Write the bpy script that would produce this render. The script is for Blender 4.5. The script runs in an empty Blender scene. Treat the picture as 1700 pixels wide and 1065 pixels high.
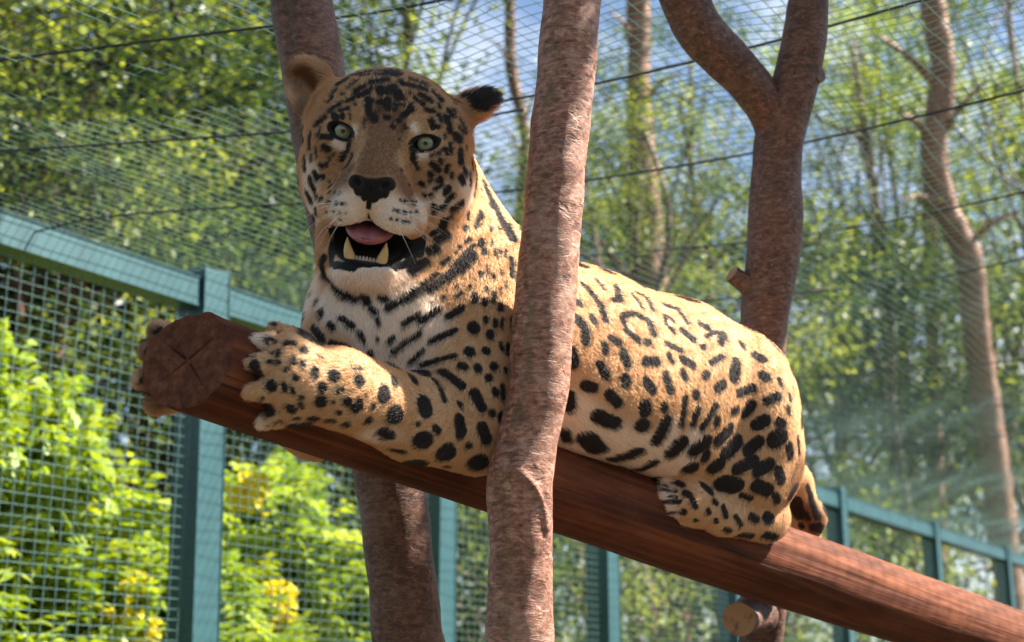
import bpy, bmesh, math, random
import numpy as np
from mathutils import Vector, Matrix, noise as mnoise
from mathutils.bvhtree import BVHTree

# ------------------------------------------------------------------ camera
SC = bpy.context.scene
COL = SC.collection
FPX = 2335.0                       # focal length in photograph pixels (1700 wide)
EYE = Vector((0.0, 0.0, 1.6))
PITCH = math.radians(15.3)
cam_d = bpy.data.cameras.new('camera')
cam = bpy.data.objects.new('camera', cam_d)
COL.objects.link(cam)
cam.location = EYE
cam.rotation_euler = (math.pi / 2 + PITCH, 0, 0)
cam_d.sensor_width = 36.0
cam_d.lens = 36.0 * FPX / 1700.0
cam_d.clip_end = 3000.0
cam_d.clip_start = 0.05
cam_d.dof.use_dof = True
cam_d.dof.focus_distance = 1.98
cam_d.dof.aperture_fstop = 5.0
SC.camera = cam

# ------------------------------------------------------------------ light
SUN_AZ, SUN_EL = math.radians(0.0), math.radians(49.0)      # azimuth from +X towards +Y
SUN_DIR = Vector((math.cos(SUN_AZ) * math.cos(SUN_EL), math.sin(SUN_AZ) * math.cos(SUN_EL), math.sin(SUN_EL)))
world = bpy.data.worlds.new('World')
SC.world = world
world.use_nodes = True
wn, wl = world.node_tree.nodes, world.node_tree.links
wn.clear()
wo = wn.new('ShaderNodeOutputWorld')
wb = wn.new('ShaderNodeBackground')
ws = wn.new('ShaderNodeTexSky')
ws.sky_type = 'NISHITA'
ws.sun_disc = False
ws.sun_elevation = SUN_EL
ws.sun_rotation = math.pi / 2 - SUN_AZ
ws.air_density = 1.0
ws.dust_density = 1.0
ws.ozone_density = 2.0
wb.inputs['Strength'].default_value = 0.05
# thin broken cloud over the whole dome
wt = wn.new('ShaderNodeTexCoord')
wm = wn.new('ShaderNodeMapping'); wm.inputs['Scale'].default_value = (1, 1, 2.5)
wl.new(wt.outputs['Generated'], wm.inputs[0])
wno = wn.new('ShaderNodeTexNoise'); wno.inputs['Scale'].default_value = 4.5; wno.inputs['Detail'].default_value = 6
wno.inputs['Roughness'].default_value = 0.6; wno.inputs['Distortion'].default_value = 0.5
wl.new(wm.outputs[0], wno.inputs['Vector'])
wr = wn.new('ShaderNodeValToRGB')
wr.color_ramp.elements[0].position = 0.46; wr.color_ramp.elements[0].color = (0, 0, 0, 1)
wr.color_ramp.elements[1].position = 0.66; wr.color_ramp.elements[1].color = (0.5, 0.5, 0.5, 1)
wl.new(wno.outputs['Fac'], wr.inputs[0])
wx = wn.new('ShaderNodeMix'); wx.data_type = 'RGBA'
wx.inputs[7].default_value = (7.6, 8.0, 8.6, 1)
wl.new(wr.outputs[0], wx.inputs[0]); wl.new(ws.outputs[0], wx.inputs[6])
wl.new(wx.outputs[2], wb.inputs[0])
wl.new(wb.outputs[0], wo.inputs[0])
sun_d = bpy.data.lights.new('sun', 'SUN')
sun_d.energy = 5.0
sun_d.angle = math.radians(0.53)
sun_d.color = (1.0, 0.93, 0.82)
sun = bpy.data.objects.new('sun', sun_d)
COL.objects.link(sun)
sun.location = (20, 5, 30)
sun.rotation_euler = SUN_DIR.to_track_quat('Z', 'Y').to_euler()
SC.view_settings.view_transform = 'Standard'
SC.view_settings.look = 'None'
SC.view_settings.exposure = 2.1
SC.view_settings.gamma = 1.0
SC.view_settings.use_curve_mapping = False

# ------------------------------------------------------------------ helpers
CR = np.array([[1, 0, 0],
               [0, -math.sin(PITCH), -math.cos(PITCH)],
               [0, math.cos(PITCH), -math.sin(PITCH)]], dtype=float)   # camera-local -> world
EYE_N = np.array(EYE)


def K(px, py, d):
    """camera-local point (x right, y up, z back) that the photo shows at px,py, d metres along the view axis"""
    return np.array([(px - 850.0) / FPX * d, (532.5 - py) / FPX * d, -d])


def W(px, py, d):
    return Vector(CR @ K(px, py, d) + EYE_N)


def ray(px, py):
    v = CR @ K(px, py, 1.0)
    return Vector(v).normalized()


def on_z(px, py, z):
    r = ray(px, py)
    t = (z - EYE.z) / r.z
    return EYE + r * t


def tag(o, label=None, cat=None, group=None, kind=None):
    if label: o['label'] = label
    if cat: o['category'] = cat
    if group: o['group'] = group
    if kind: o['kind'] = kind
    return o


def empty(name, loc=(0, 0, 0)):
    o = bpy.data.objects.new(name, None)
    COL.objects.link(o)
    o.location = loc
    o.empty_display_size = 0.1
    return o


def link(name, mesh, parent=None, mat=None, smooth=True):
    o = bpy.data.objects.new(name, mesh)
    COL.objects.link(o)
    if parent is not None: o.parent = parent
    if mat is not None:
        if not mesh.materials: mesh.materials.append(mat)
    if smooth and len(mesh.polygons):
        mesh.polygons.foreach_set('use_smooth', np.ones(len(mesh.polygons), dtype=bool))
    return o


def mesh_np(name, verts, faces):
    """verts (n,3), faces (m,k) arrays -> mesh"""
    me = bpy.data.meshes.new(name)
    verts = np.asarray(verts, dtype=np.float32)
    faces = np.asarray(faces, dtype=np.int32)
    m, k = faces.shape
    me.vertices.add(len(verts))
    me.vertices.foreach_set('co', verts.ravel())
    me.loops.add(m * k)
    me.loops.foreach_set('vertex_index', faces.ravel())
    me.polygons.add(m)
    me.polygons.foreach_set('loop_start', np.arange(0, m * k, k, dtype=np.int32))
    me.update(calc_edges=True)
    return me


# node helpers
def new_mat(name):
    m = bpy.data.materials.new(name)
    m.use_nodes = True
    nt = m.node_tree
    b = nt.nodes['Principled BSDF']
    return m, nt, b


def N(nt, typ, **kw):
    n = nt.nodes.new(typ)
    for k, v in kw.items():
        if k.startswith('i_'):
            key = k[2:]
            key = int(key) if key.isdigit() else key.replace('_', ' ')
            n.inputs[key].default_value = v
        else:
            setattr(n, k, v)
    return n


def ramp(nt, fac, stops, interp='LINEAR'):
    r = nt.nodes.new('ShaderNodeValToRGB')
    r.color_ramp.interpolation = interp
    el = r.color_ramp.elements
    while len(el) < len(stops): el.new(0.5)
    for e, (p, c) in zip(el, stops):
        e.position = p
        e.color = c if len(c) == 4 else (*c, 1)
    nt.links.new(fac, r.inputs[0])
    return r.outputs[0]


def mixc(nt, fac, a, b, mode='MIX'):
    m = nt.nodes.new('ShaderNodeMix')
    m.data_type = 'RGBA'
    m.blend_type = mode
    for sock, v in ((m.inputs[0], fac), (m.inputs[6], a), (m.inputs[7], b)):
        if isinstance(v, bpy.types.NodeSocket): nt.links.new(v, sock)
        elif isinstance(v, (int, float)): sock.default_value = v
        else: sock.default_value = (*v, 1) if len(v) == 3 else v
    return m.outputs[2]


def math_n(nt, op, a, b=None, c=None, clamp=False):
    m = nt.nodes.new('ShaderNodeMath')
    m.operation = op
    m.use_clamp = clamp
    for i, v in enumerate((a, b, c)):
        if v is None: continue
        if isinstance(v, bpy.types.NodeSocket): nt.links.new(v, m.inputs[i])
        else: m.inputs[i].default_value = v
    return m.outputs[0]


def noise_tex(nt, vec, scale, detail=4, rough=0.55, dist=0.0):
    n = N(nt, 'ShaderNodeTexNoise')
    n.inputs['Scale'].default_value = scale
    n.inputs['Detail'].default_value = detail
    n.inputs['Roughness'].default_value = rough
    n.inputs['Distortion'].default_value = dist
    if vec is not None: nt.links.new(vec, n.inputs['Vector'])
    return n.outputs['Fac']


def bump(nt, b, height, strength=0.4, dist=0.01):
    n = N(nt, 'ShaderNodeBump')
    n.inputs['Strength'].default_value = strength
    n.inputs['Distance'].default_value = dist
    nt.links.new(height, n.inputs['Height'])
    nt.links.new(n.outputs[0], b.inputs['Normal'])
    return n


def coords(nt, which='Object', scale=(1, 1, 1)):
    t = nt.nodes.new('ShaderNodeTexCoord')
    m = nt.nodes.new('ShaderNodeMapping')
    m.inputs['Scale'].default_value = scale
    nt.links.new(t.outputs[which], m.inputs[0])
    return m.outputs[0]

# where the perch log runs (photograph: from 325,602 to the lower right corner)
def log_depth(x): return 1.0 / (0.571 - 0.000161 * (x - 325.0))
def log_y(x): return 602.0 + 0.347 * (x - 325.0)
LOG_A = K(325, log_y(325), log_depth(325))
LOG_B = K(1900, log_y(1900), log_depth(1900))
LOG_RA, LOG_RB = 0.0625, 0.073


def log_r(x): return 0.0625 + (0.0705 - 0.0625) * (x - 325) / 1075.0
# ------------------------------------------------------------------ materials of the setting
def bark_material(name, dark, mid, light, moss=0.0, band=1.0, sc=1.0):
    m, nt, b = new_mat(name)
    v = coords(nt, 'Object')
    sc3 = lambda c, k: tuple(min(1.0, x * k) for x in c)
    # fine mottling, drawn out round the stem
    n1 = noise_tex(nt, coords(nt, 'Object', (1.0, 1.0, 2.0)), 75 * sc, 6, 0.72, 0.1)
    c = ramp(nt, n1, [(0.36, sc3(dark, 0.8)), (0.5, mid), (0.64, sc3(light, 1.05))])
    # peeling patches with crisp borders, paler and darker
    n2 = noise_tex(nt, coords(nt, 'Object', (1.0, 1.0, 1.3)), 15 * sc, 5, 0.62, 0.6)
    c = mixc(nt, math_n(nt, 'MULTIPLY', ramp(nt, n2, [(0.54, (0, 0, 0)), (0.60, (1, 1, 1))]), 0.3), c, sc3((light[0] * 0.9, light[1] * 1.05, light[2] * 1.15), 1.0))
    c = mixc(nt, math_n(nt, 'MULTIPLY', ramp(nt, n2, [(0.38, (1, 1, 1)), (0.46, (0, 0, 0))]), 0.4), c, sc3(dark, 0.62))
    # short dark and pale lenticels lying across the stem
    n3 = noise_tex(nt, coords(nt, 'Object', (26.0, 26.0, 150.0)), 1.0 * sc, 4, 0.7, 0.6)
    dk = ramp(nt, n3, [(0.36, (1, 1, 1)), (0.41, (0, 0, 0))])
    lt = ramp(nt, n3, [(0.60, (0, 0, 0)), (0.65, (1, 1, 1))])
    c = mixc(nt, math_n(nt, 'MULTIPLY', dk, 0.75 * band), c, sc3(dark, 0.45))
    c = mixc(nt, math_n(nt, 'MULTIPLY', lt, 0.5 * band), c, sc3(light, 1.35))
    n5 = noise_tex(nt, v, 120 * sc, 3, 0.6)
    c = mixc(nt, math_n(nt, 'MULTIPLY', ramp(nt, n5, [(0.64, (0, 0, 0)), (0.70, (1, 1, 1))]), 0.3), c, (0.42, 0.29, 0.22))
    if moss > 0:
        ge = N(nt, 'ShaderNodeNewGeometry')
        sx = N(nt, 'ShaderNodeSeparateXYZ'); nt.links.new(ge.outputs['Normal'], sx.inputs[0])
        side = ramp(nt, math_n(nt, 'MULTIPLY', sx.outputs[0], -1.0), [(0.22, (0, 0, 0)), (0.38, (1, 1, 1)), (0.52, (1, 1, 1)), (0.72, (0, 0, 0))])
        side = math_n(nt, 'MULTIPLY', side, ramp(nt, noise_tex(nt, v, 40, 5, 0.7), [(0.42, (0, 0, 0)), (0.6, (1, 1, 1))]))
        c = mixc(nt, math_n(nt, 'MULTIPLY', side, moss), c, (0.10, 0.095, 0.035))
    nt.links.new(c, b.inputs['Base Color'])
    b.inputs['Roughness'].default_value = 0.6
    h = math_n(nt, 'ADD', math_n(nt, 'MULTIPLY', n1, 0.6), math_n(nt, 'MULTIPLY', ramp(nt, n2, [(0.40, (0, 0, 0)), (0.45, (1, 1, 1))]), 0.5))
    h = math_n(nt, 'SUBTRACT', math_n(nt, 'ADD', h, math_n(nt, 'MULTIPLY', lt, 0.5)), math_n(nt, 'MULTIPLY', dk, 0.5))
    bump(nt, b, h, 0.5, 0.004)
    return m


def leaf_material(name, stops, trans=0.45):
    m = bpy.data.materials.new(name)
    m.use_nodes = True
    nt = m.node_tree
    nt.nodes.clear()
    out = N(nt, 'ShaderNodeOutputMaterial')
    at = N(nt, 'ShaderNodeAttribute', attribute_name='tone').outputs['Fac']
    c = ramp(nt, at, stops)
    d = N(nt, 'ShaderNodeBsdfPrincipled')
    d.inputs['Roughness'].default_value = 0.45
    d.inputs['Specular IOR Level'].default_value = 0.4
    t = N(nt, 'ShaderNodeBsdfTranslucent')
    nt.links.new(c, d.inputs['Base Color'])
    tc = mixc(nt, 1.0, c, (1.25, 1.15, 0.5), 'MULTIPLY')
    nt.links.new(tc, t.inputs['Color'])
    mx = N(nt, 'ShaderNodeMixShader')
    mx.inputs[0].default_value = trans
    nt.links.new(d.outputs[0], mx.inputs[1]); nt.links.new(t.outputs[0], mx.inputs[2])
    nt.links.new(mx.outputs[0], out.inputs[0])
    return m


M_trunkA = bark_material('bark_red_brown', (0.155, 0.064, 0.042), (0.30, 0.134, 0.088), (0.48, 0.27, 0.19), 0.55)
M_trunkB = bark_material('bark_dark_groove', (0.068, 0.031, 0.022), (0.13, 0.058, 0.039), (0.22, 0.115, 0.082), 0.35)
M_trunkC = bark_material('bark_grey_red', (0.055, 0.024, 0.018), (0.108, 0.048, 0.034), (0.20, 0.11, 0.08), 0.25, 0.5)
M_pine = bark_material('bark_pine', (0.12, 0.055, 0.035), (0.26, 0.13, 0.08), (0.40, 0.24, 0.16), 0.0, 0.3, 0.35)
M_leafA = leaf_material('leaf_mid', [(0.0, (0.024, 0.054, 0.018)), (0.5, (0.095, 0.145, 0.038)), (1.0, (0.32, 0.38, 0.085))])
M_leafB = leaf_material('leaf_dark', [(0.0, (0.015, 0.034, 0.018)), (0.5, (0.048, 0.085, 0.034)), (1.0, (0.17, 0.22, 0.07))])
M_leafC = leaf_material('leaf_lime', [(0.0, (0.13, 0.23, 0.015)), (0.5, (0.27, 0.38, 0.032)), (1.0, (0.42, 0.50, 0.065))], 0.45)

gm, nt, b = new_mat('ground_soil')
gv = coords(nt)
gn = noise_tex(nt, gv, 3.0, 6, 0.65)
nt.links.new(ramp(nt, gn, [(0.3, (0.025, 0.017, 0.010)), (0.5, (0.05, 0.036, 0.022)), (0.7, (0.035, 0.05, 0.016))]), b.inputs['Base Color'])
b.inputs['Roughness'].default_value = 0.95
bump(nt, b, gn, 0.6, 0.05)

paint, nt, b = new_mat('green_paint')
pv = coords(nt)
pn = noise_tex(nt, pv, 30, 5, 0.7)
pn2 = noise_tex(nt, coords(nt, 'Object', (1, 1, 0.2)), 9, 4, 0.6)
pc = ramp(nt, pn2, [(0.3, (0.011, 0.054, 0.063)), (0.7, (0.024, 0.084, 0.096))])
pc = mixc(nt, ramp(nt, pn, [(0.68, (0, 0, 0)), (0.74, (1, 1, 1))]), pc, (0.22, 0.21, 0.17))
nt.links.new(pc, b.inputs['Base Color'])
b.inputs['Roughness'].default_value = 0.45
bump(nt, b, pn, 0.15, 0.002)

wire_m, nt, b = new_mat('coated_wire')
b.inputs['Base Color'].default_value = (0.11, 0.20, 0.19, 1)
b.inputs['Roughness'].default_value = 0.35

net_m = bpy.data.materials.new('net_twine'); net_m.use_nodes = True
nt = net_m.node_tree
b = nt.nodes['Principled BSDF']
b.inputs['Base Color'].default_value = (0.23, 0.34, 0.31, 1)
b.inputs['Roughness'].default_value = 0.4
tr_ = N(nt, 'ShaderNodeBsdfTranslucent'); tr_.inputs['Color'].default_value = (0.34, 0.46, 0.43, 1)
mx_ = N(nt, 'ShaderNodeMixShader'); mx_.inputs[0].default_value = 0.45
nt.links.new(b.outputs[0], mx_.inputs[1]); nt.links.new(tr_.outputs[0], mx_.inputs[2])
nt.links.new(mx_.outputs[0], nt.nodes['Material Output'].inputs[0])
cable_m, nt, b = new_mat('steel_cable')
b.inputs['Base Color'].default_value = (0.03, 0.035, 0.035, 1)
b.inputs['Roughness'].default_value = 0.6

# ------------------------------------------------------------------ ground
gp = bmesh.new()
bmesh.ops.create_grid(gp, x_segments=40, y_segments=40, size=600)
me = bpy.data.meshes.new('ground'); gp.to_mesh(me); gp.free()
ground = link('ground', me, None, gm)
tag(ground, kind='structure')


# ------------------------------------------------------------------ generic solids
def box_mesh(name, a, b, w, h, up=(0, 0, 1), bev=0.004):
    """beam from a to b, width w sideways and h along up"""
    a, b = Vector(a), Vector(b)
    ax = (b - a); L = ax.length; ax.normalize()
    side = ax.cross(Vector(up)).normalized()
    u = side.cross(ax).normalized()
    bm = bmesh.new()
    bmesh.ops.create_cube(bm, size=1.0)
    for v in bm.verts:
        v.co = a + ax * ((v.co.x + 0.5) * L) + side * (v.co.y * w) + u * (v.co.z * h)
    bmesh.ops.bevel(bm, geom=list(bm.edges), offset=bev, segments=2, affect='EDGES')
    me = bpy.data.meshes.new(name); bm.to_mesh(me); bm.free()
    return me


def tube_arrays(pts, rad, seg, twist=0.0):
    pts = np.asarray(pts, dtype=float); n = len(pts)
    rad = np.broadcast_to(np.asarray(rad, dtype=float), (n,))
    T = np.gradient(pts, axis=0)
    T /= np.linalg.norm(T, axis=1)[:, None] + 1e-12
    ref = np.array([0.31, 0.17, 0.93]) if abs(T[0] @ np.array([0.31, 0.17, 0.93])) < 0.9 else np.array([1.0, 0, 0])
    u = np.cross(T[0], ref); u /= np.linalg.norm(u)
    U = []
    for i in range(n):
        u = u - T[i] * (u @ T[i]); u /= np.linalg.norm(u)
        U.append(u)
    U = np.array(U); Vv = np.cross(T, U)
    th = np.linspace(0, 2 * np.pi, seg, endpoint=False)
    ring = U[:, None, :] * np.cos(th)[None, :, None] + Vv[:, None, :] * np.sin(th)[None, :, None]
    V = pts[:, None, :] + ring * rad[:, None, None]
    i = np.arange(n - 1)[:, None] * seg; j = np.arange(seg)[None]; j2 = (j + 1) % seg
    F = np.stack([i + j, i + j2, i + seg + j2, i + seg + j], -1).reshape(-1, 4)
    return V.reshape(-1, 3), F, ring.reshape(-1, 3)


def catmull(P, m):
    P = np.asarray(P, dtype=float)
    Q = np.vstack([2 * P[0] - P[1], P, 2 * P[-1] - P[-2]])
    out = []
    for i in range(1, len(Q) - 2):
        for t in np.linspace(0, 1, m, endpoint=False):
            p0, p1, p2, p3 = Q[i - 1], Q[i], Q[i + 1], Q[i + 2]
            out.append(0.5 * (2 * p1 + (p2 - p0) * t + (2 * p0 - 5 * p1 + 4 * p2 - p3) * t * t + (3 * p1 - p0 - 3 * p2 + p3) * t ** 3))
    out.append(P[-1])
    return np.array(out)


def join_arrays(parts):
    V, F, o = [], [], 0
    for v, f in parts:
        V.append(v); F.append(np.asarray(f) + o); o += len(v)
    return np.concatenate(V), np.concatenate(F)


def fbm3(P, f, seed=0.0):
    """cheap smooth 3-d value made of sines, -1..1"""
    P = P * f
    s = np.zeros(len(P)); a = 0.5; rng = np.random.default_rng(int(seed) + 3)
    for o in range(4):
        for _ in range(3):
            k = rng.normal(size=3); k /= np.linalg.norm(k); ph = rng.uniform(0, 6.28)
            s += a * np.sin(P @ k * 2 ** o * 2.2 + ph) / 3 * 1.6
        a *= 0.55
    return s


# ------------------------------------------------------------------ fence
RZ = 3.0
FA, FB = on_z(0, 385, RZ), on_z(1690, 930, RZ)
FD = (FB - FA); FD.z = 0; FD.normalize()
FN = Vector((FD.y, -FD.x, 0))                 # towards the enclosure (right, to the camera)


def fence_t(px):
    """distance along the fence of what the photograph shows at column px"""
    r = ray(px, 385 + 0.3225 * px)
    # intersect vertical plane through FA along FD
    d = (FA - EYE).dot(FN) / r.dot(FN)
    return (EYE + r * d - FA).dot(FD)


def fpos(t, off=0.0, z=0.0): return Vector((FA.x, FA.y, 0)) + FD * t + FN * off + Vector((0, 0, z))


fence = empty('mesh_fence', fpos(fence_t(338)))
tag(fence, 'green painted post and rail fence with welded wire mesh around the enclosure', 'fence')


def fpart(name, me, mat, kind=None):
    me.transform(Matrix.Translation(-Vector(fence.location)))
    o = link(name, me, fence, mat, smooth=False)
    if kind: tag(o, kind=kind)
    return o


POST_T = [fence_t(338) - 1.5, fence_t(338), fence_t(728), fence_t(997), fence_t(1205), fence_t(1388), fence_t(1545), fence_t(1665), fence_t(1665) + 2.6, fence_t(1665) + 5.2]
for i, t in enumerate(POST_T):
    fpart('post', box_mesh('post', fpos(t + (0.10 if i == 1 else 0.0), 0, -0.05), fpos(t, 0, RZ + 0.085 + 0.01 * (i % 3)), 0.12, 0.12, up=FN), paint)
for t0, t1 in zip(POST_T[:-1], POST_T[1:]):
    fpart('rail', box_mesh('rail', fpos(t0 + 0.063, 0, RZ), fpos(t1 - 0.063, 0, RZ), 0.09, 0.105), paint)
    # low rail near the ground
    fpart('rail', box_mesh('rail', fpos(t0 + 0.063, 0, 0.25), fpos(t1 - 0.063, 0, 0.25), 0.08, 0.10), paint)
    parts = []
    zt = RZ - 0.055
    z = 0.31
    while z < zt:
        parts.append(tube_arrays([fpos(t0 + 0.03, 0.02, z), fpos(t1 + 0.03, 0.02, z)], 0.00105, 4)[:2]); z += 0.034
    t = t0 + 0.07
    while t < t1 - 0.01:
        parts.append(tube_arrays([fpos(t, 0.0235, 0.30), fpos(t, 0.0235, zt)], 0.00105, 4)[:2]); t += 0.046
    fpart('mesh_panel', mesh_np('mesh_panel', *join_arrays(parts)), wire_m, 'stuff')

# ------------------------------------------------------------------ overhead net and its cables
net = empty('overhead_net', fpos(0, 1.0, RZ))
tag(net, 'pale green netting stretched overhead from the fence rail on dark cables', 'net')
NETL = np.array(net.location)
_O = np.array(fpos(0, 0, 0)); _D = np.array(FD); _NN = np.array(FN)


def net_z(P):
    t = (P - _O) @ _D; s = (P - _O) @ _NN
    sag = 0.05 * np.sin(np.clip(s / 4.6, 0, 1) * np.pi)
    wav = 0.022 * np.sin(t * 2.6 + 0.8 * np.sin(s * 1.3)) * np.sin(np.clip(s / 0.9, 0, 1) * np.pi / 2) + 0.014 * np.sin(s * 6.3 + t * 2.0) + 0.006 * np.sin(s * 21 + t * 13)
    return RZ + 0.075 + wav * np.clip(s * 3, 0, 1) - sag


parts = []
SP = 0.036
for s in np.arange(0.01, 4.6, SP):
    t = np.arange(-2.6, 13.5, 0.09)
    P = _O + _NN * s + t[:, None] * _D
    P[:, :2] += 0.004 * np.stack([np.sin(t * 9 + s * 40), np.cos(t * 7 + s * 31)], 1)
    P[:, 2] = net_z(P)
    parts.append(tube_arrays(P, 0.00115, 3)[:2])
for t in np.arange(-2.6, 13.5, SP):
    s = np.arange(0.0, 4.62, 0.11)
    P = _O + _D * t + s[:, None] * _NN
    P[:, :2] += 0.004 * np.stack([np.sin(s * 8 + t * 37), np.cos(s * 6 + t * 29)], 1)
    P[:, 2] = net_z(P)
    parts.append(tube_arrays(P, 0.00115, 3)[:2])
V, F = join_arrays(parts)
o = link('netting', mesh_np('netting', V - NETL, F), net, net_m)
tag(o, kind='stuff')
for L in ([(-150, 108), (0, 85), (445, 28), (640, 2), (800, -30)], [(-150, 246), (0, 237), (240, 222), (480, 205), (720, 190), (870, 168)], [(20, 385), (90, 366), (200, 345), (500, 325), (800, 308)],
          [(800, 160), (1000, 122), (1250, 62), (1473, 0), (1560, -25)], [(760, 315), (1000, 283), (1253, 240), (1480, 190), (1700, 135), (1800, 106)],
          [(820, 425), (1000, 411), (1237, 391), (1460, 358), (1700, 306), (1800, 280)], [(1100, 494), (1315, 477), (1526, 454), (1700, 417), (1800, 392)],
          [(1150, 632), (1309, 621), (1526, 605), (1700, 588), (1800, 578)], [(1180, 672), (1310, 671), (1500, 668), (1700, 664), (1800, 662)],
          [(1330, 722), (1520, 718), (1700, 716), (1790, 716)]):
    P = np.array([on_z(x, y, RZ + 0.04) for x, y in L])
    P = catmull(P, 10)
    P[:, 2] = RZ + 0.018
    v, f, _ = tube_arrays(P, 0.0032, 6)
    link('support_cable', mesh_np('support_cable', v - NETL, f), net, cable_m)
# ------------------------------------------------------------------ perch log
log = empty('perch_log', W(325, log_y(325), log_depth(325)))
tag(log, 'thick reddish brown stripped log sloping down under the jaguar, sawn end showing', 'log')
LG0 = np.array(log.location)
timber, nt, b = new_mat('timber_red')
at = N(nt, 'ShaderNodeAttribute', attribute_name='along').outputs['Vector']
mp = N(nt, 'ShaderNodeMapping'); nt.links.new(at, mp.inputs[0]); mp.inputs['Scale'].default_value = (2.2, 60, 60)
g1 = noise_tex(nt, mp.outputs[0], 1.0, 6, 0.62, 0.8)
mp2 = N(nt, 'ShaderNodeMapping'); nt.links.new(at, mp2.inputs[0]); mp2.inputs['Scale'].default_value = (5, 14, 14)
g2 = noise_tex(nt, mp2.outputs[0], 1.0, 4, 0.6, 0.4)
mp3 = N(nt, 'ShaderNodeMapping'); nt.links.new(at, mp3.inputs[0]); mp3.inputs['Scale'].default_value = (26, 7, 7)
g3 = noise_tex(nt, mp3.outputs[0], 1.0, 3, 0.5, 0.5)
c = ramp(nt, g1, [(0.28, (0.050, 0.014, 0.007)), (0.5, (0.140, 0.040, 0.015)), (0.74, (0.25, 0.080, 0.030))])
c = mixc(nt, ramp(nt, g2, [(0.35, (0, 0, 0)), (0.7, (1, 1, 1))]), c, mixc(nt, 1.0, c, (0.45, 0.38, 0.36), 'MULTIPLY'))
c = mixc(nt, math_n(nt, 'MULTIPLY', ramp(nt, g3, [(0.60, (0, 0, 0)), (0.85, (1, 1, 1))]), 0.3), c, (0.17, 0.062, 0.036))
mp4 = N(nt, 'ShaderNodeMapping'); nt.links.new(at, mp4.inputs[0]); mp4.inputs['Scale'].default_value = (3.5, 190, 190)
g4 = noise_tex(nt, mp4.outputs[0], 1.0, 3, 0.55, 0.3)
crk = ramp(nt, g4, [(0.315, (1, 1, 1)), (0.345, (0, 0, 0))])
c = mixc(nt, math_n(nt, 'MULTIPLY', crk, 0.8), c, (0.02, 0.012, 0.01))
nt.links.new(c, b.inputs['Base Color'])
b.inputs['Roughness'].default_value = 0.75
b.inputs['Specular IOR Level'].default_value = 0.2
bump(nt, b, math_n(nt, 'SUBTRACT', g1, math_n(nt, 'MULTIPLY', crk, 0.6)), 0.6, 0.006)

endm, nt, b = new_mat('sawn_end_grain')
tc = N(nt, 'ShaderNodeTexCoord').outputs['Object']
ln = N(nt, 'ShaderNodeVectorMath', operation='LENGTH'); nt.links.new(tc, ln.inputs[0])
wob = noise_tex(nt, tc, 24, 3)
rad = math_n(nt, 'ADD', ln.outputs['Value'], math_n(nt, 'MULTIPLY', wob, 0.012))
rings = math_n(nt, 'SINE', math_n(nt, 'MULTIPLY', rad, 1500))
en = noise_tex(nt, tc, 55, 5, 0.7)
c = ramp(nt, en, [(0.3, (0.050, 0.018, 0.011)), (0.55, (0.135, 0.050, 0.027)), (0.75, (0.23, 0.095, 0.052))])
c = mixc(nt, math_n(nt, 'MULTIPLY', math_n(nt, 'ADD', math_n(nt, 'MULTIPLY', rings, 0.5), 0.5), 0.07), c, (0.03, 0.012, 0.008))
nt.links.new(c, b.inputs['Base Color'])
b.inputs['Roughness'].default_value = 0.9
b.inputs['Specular IOR Level'].default_value = 0.15
bump(nt, b, math_n(nt, 'ADD', en, math_n(nt, 'MULTIPLY', rings, 0.01)), 0.5, 0.004)

A = CR @ LOG_A + EYE_N; B = CR @ LOG_B + EYE_N
AX = (B - A) / np.linalg.norm(B - A); LEN = np.linalg.norm(B - A)
UU = np.cross(AX, (0, 0, 1.0)); UU /= np.linalg.norm(UU)      # sideways
if UU @ (EYE_N - A) < 0: UU = -UU                              # towards the camera
VV = np.cross(UU, AX)
if VV[2] < 0: VV = -VV
SEG, RINGS = 144, 260
th = np.linspace(0, 2 * np.pi, SEG, endpoint=False)
Vs, al = [], []
for i in range(RINGS):
    f = i / (RINGS - 1)
    # slanting saw cut: the side towards the camera starts later
    start = 0.030 * np.cos(th) - 0.012
    s = start + (LEN - start) * f ** 1.15
    r = LOG_RA + (LOG_RB - LOG_RA) * (s / LEN)
    C = A + s[:, None] * AX
    dirn = np.cos(th)[:, None] * UU + np.sin(th)[:, None] * VV
    P = C + dirn * r[:, None]
    lum = fbm3(np.stack([s * 3, np.cos(th) * 1.4, np.sin(th) * 1.4], 1), 1.0, 2) * 0.0028 + fbm3(np.stack([s * 2, np.cos(th) * 9, np.sin(th) * 9], 1), 1.0, 4) * 0.0011
    lum = lum + (fbm3(np.stack([s * 30, np.cos(th) * 7, np.sin(th) * 7], 1), 1.0, 12) * 0.0030 - 0.0005) * math.exp(-i / 3.0)
    P = P + dirn * lum[:, None]
    Vs.append(P); al.append(np.stack([s, np.cos(th) * 0.066, np.sin(th) * 0.066], 1))
Vs = np.concatenate(Vs); al = np.concatenate(al)
i = np.arange(RINGS - 1)[:, None] * SEG; j = np.arange(SEG)[None]; j2 = (j + 1) % SEG
F = np.stack([i + j, i + SEG + j, i + SEG + j2, i + j2], -1).reshape(-1, 4)
me = mesh_np('timber', Vs - LG0, F)
a_ = me.attributes.new('along', 'FLOAT_VECTOR', 'POINT'); a_.data.foreach_set('vector', al.astype(np.float32).ravel())
link('timber', me, log, timber)
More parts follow.
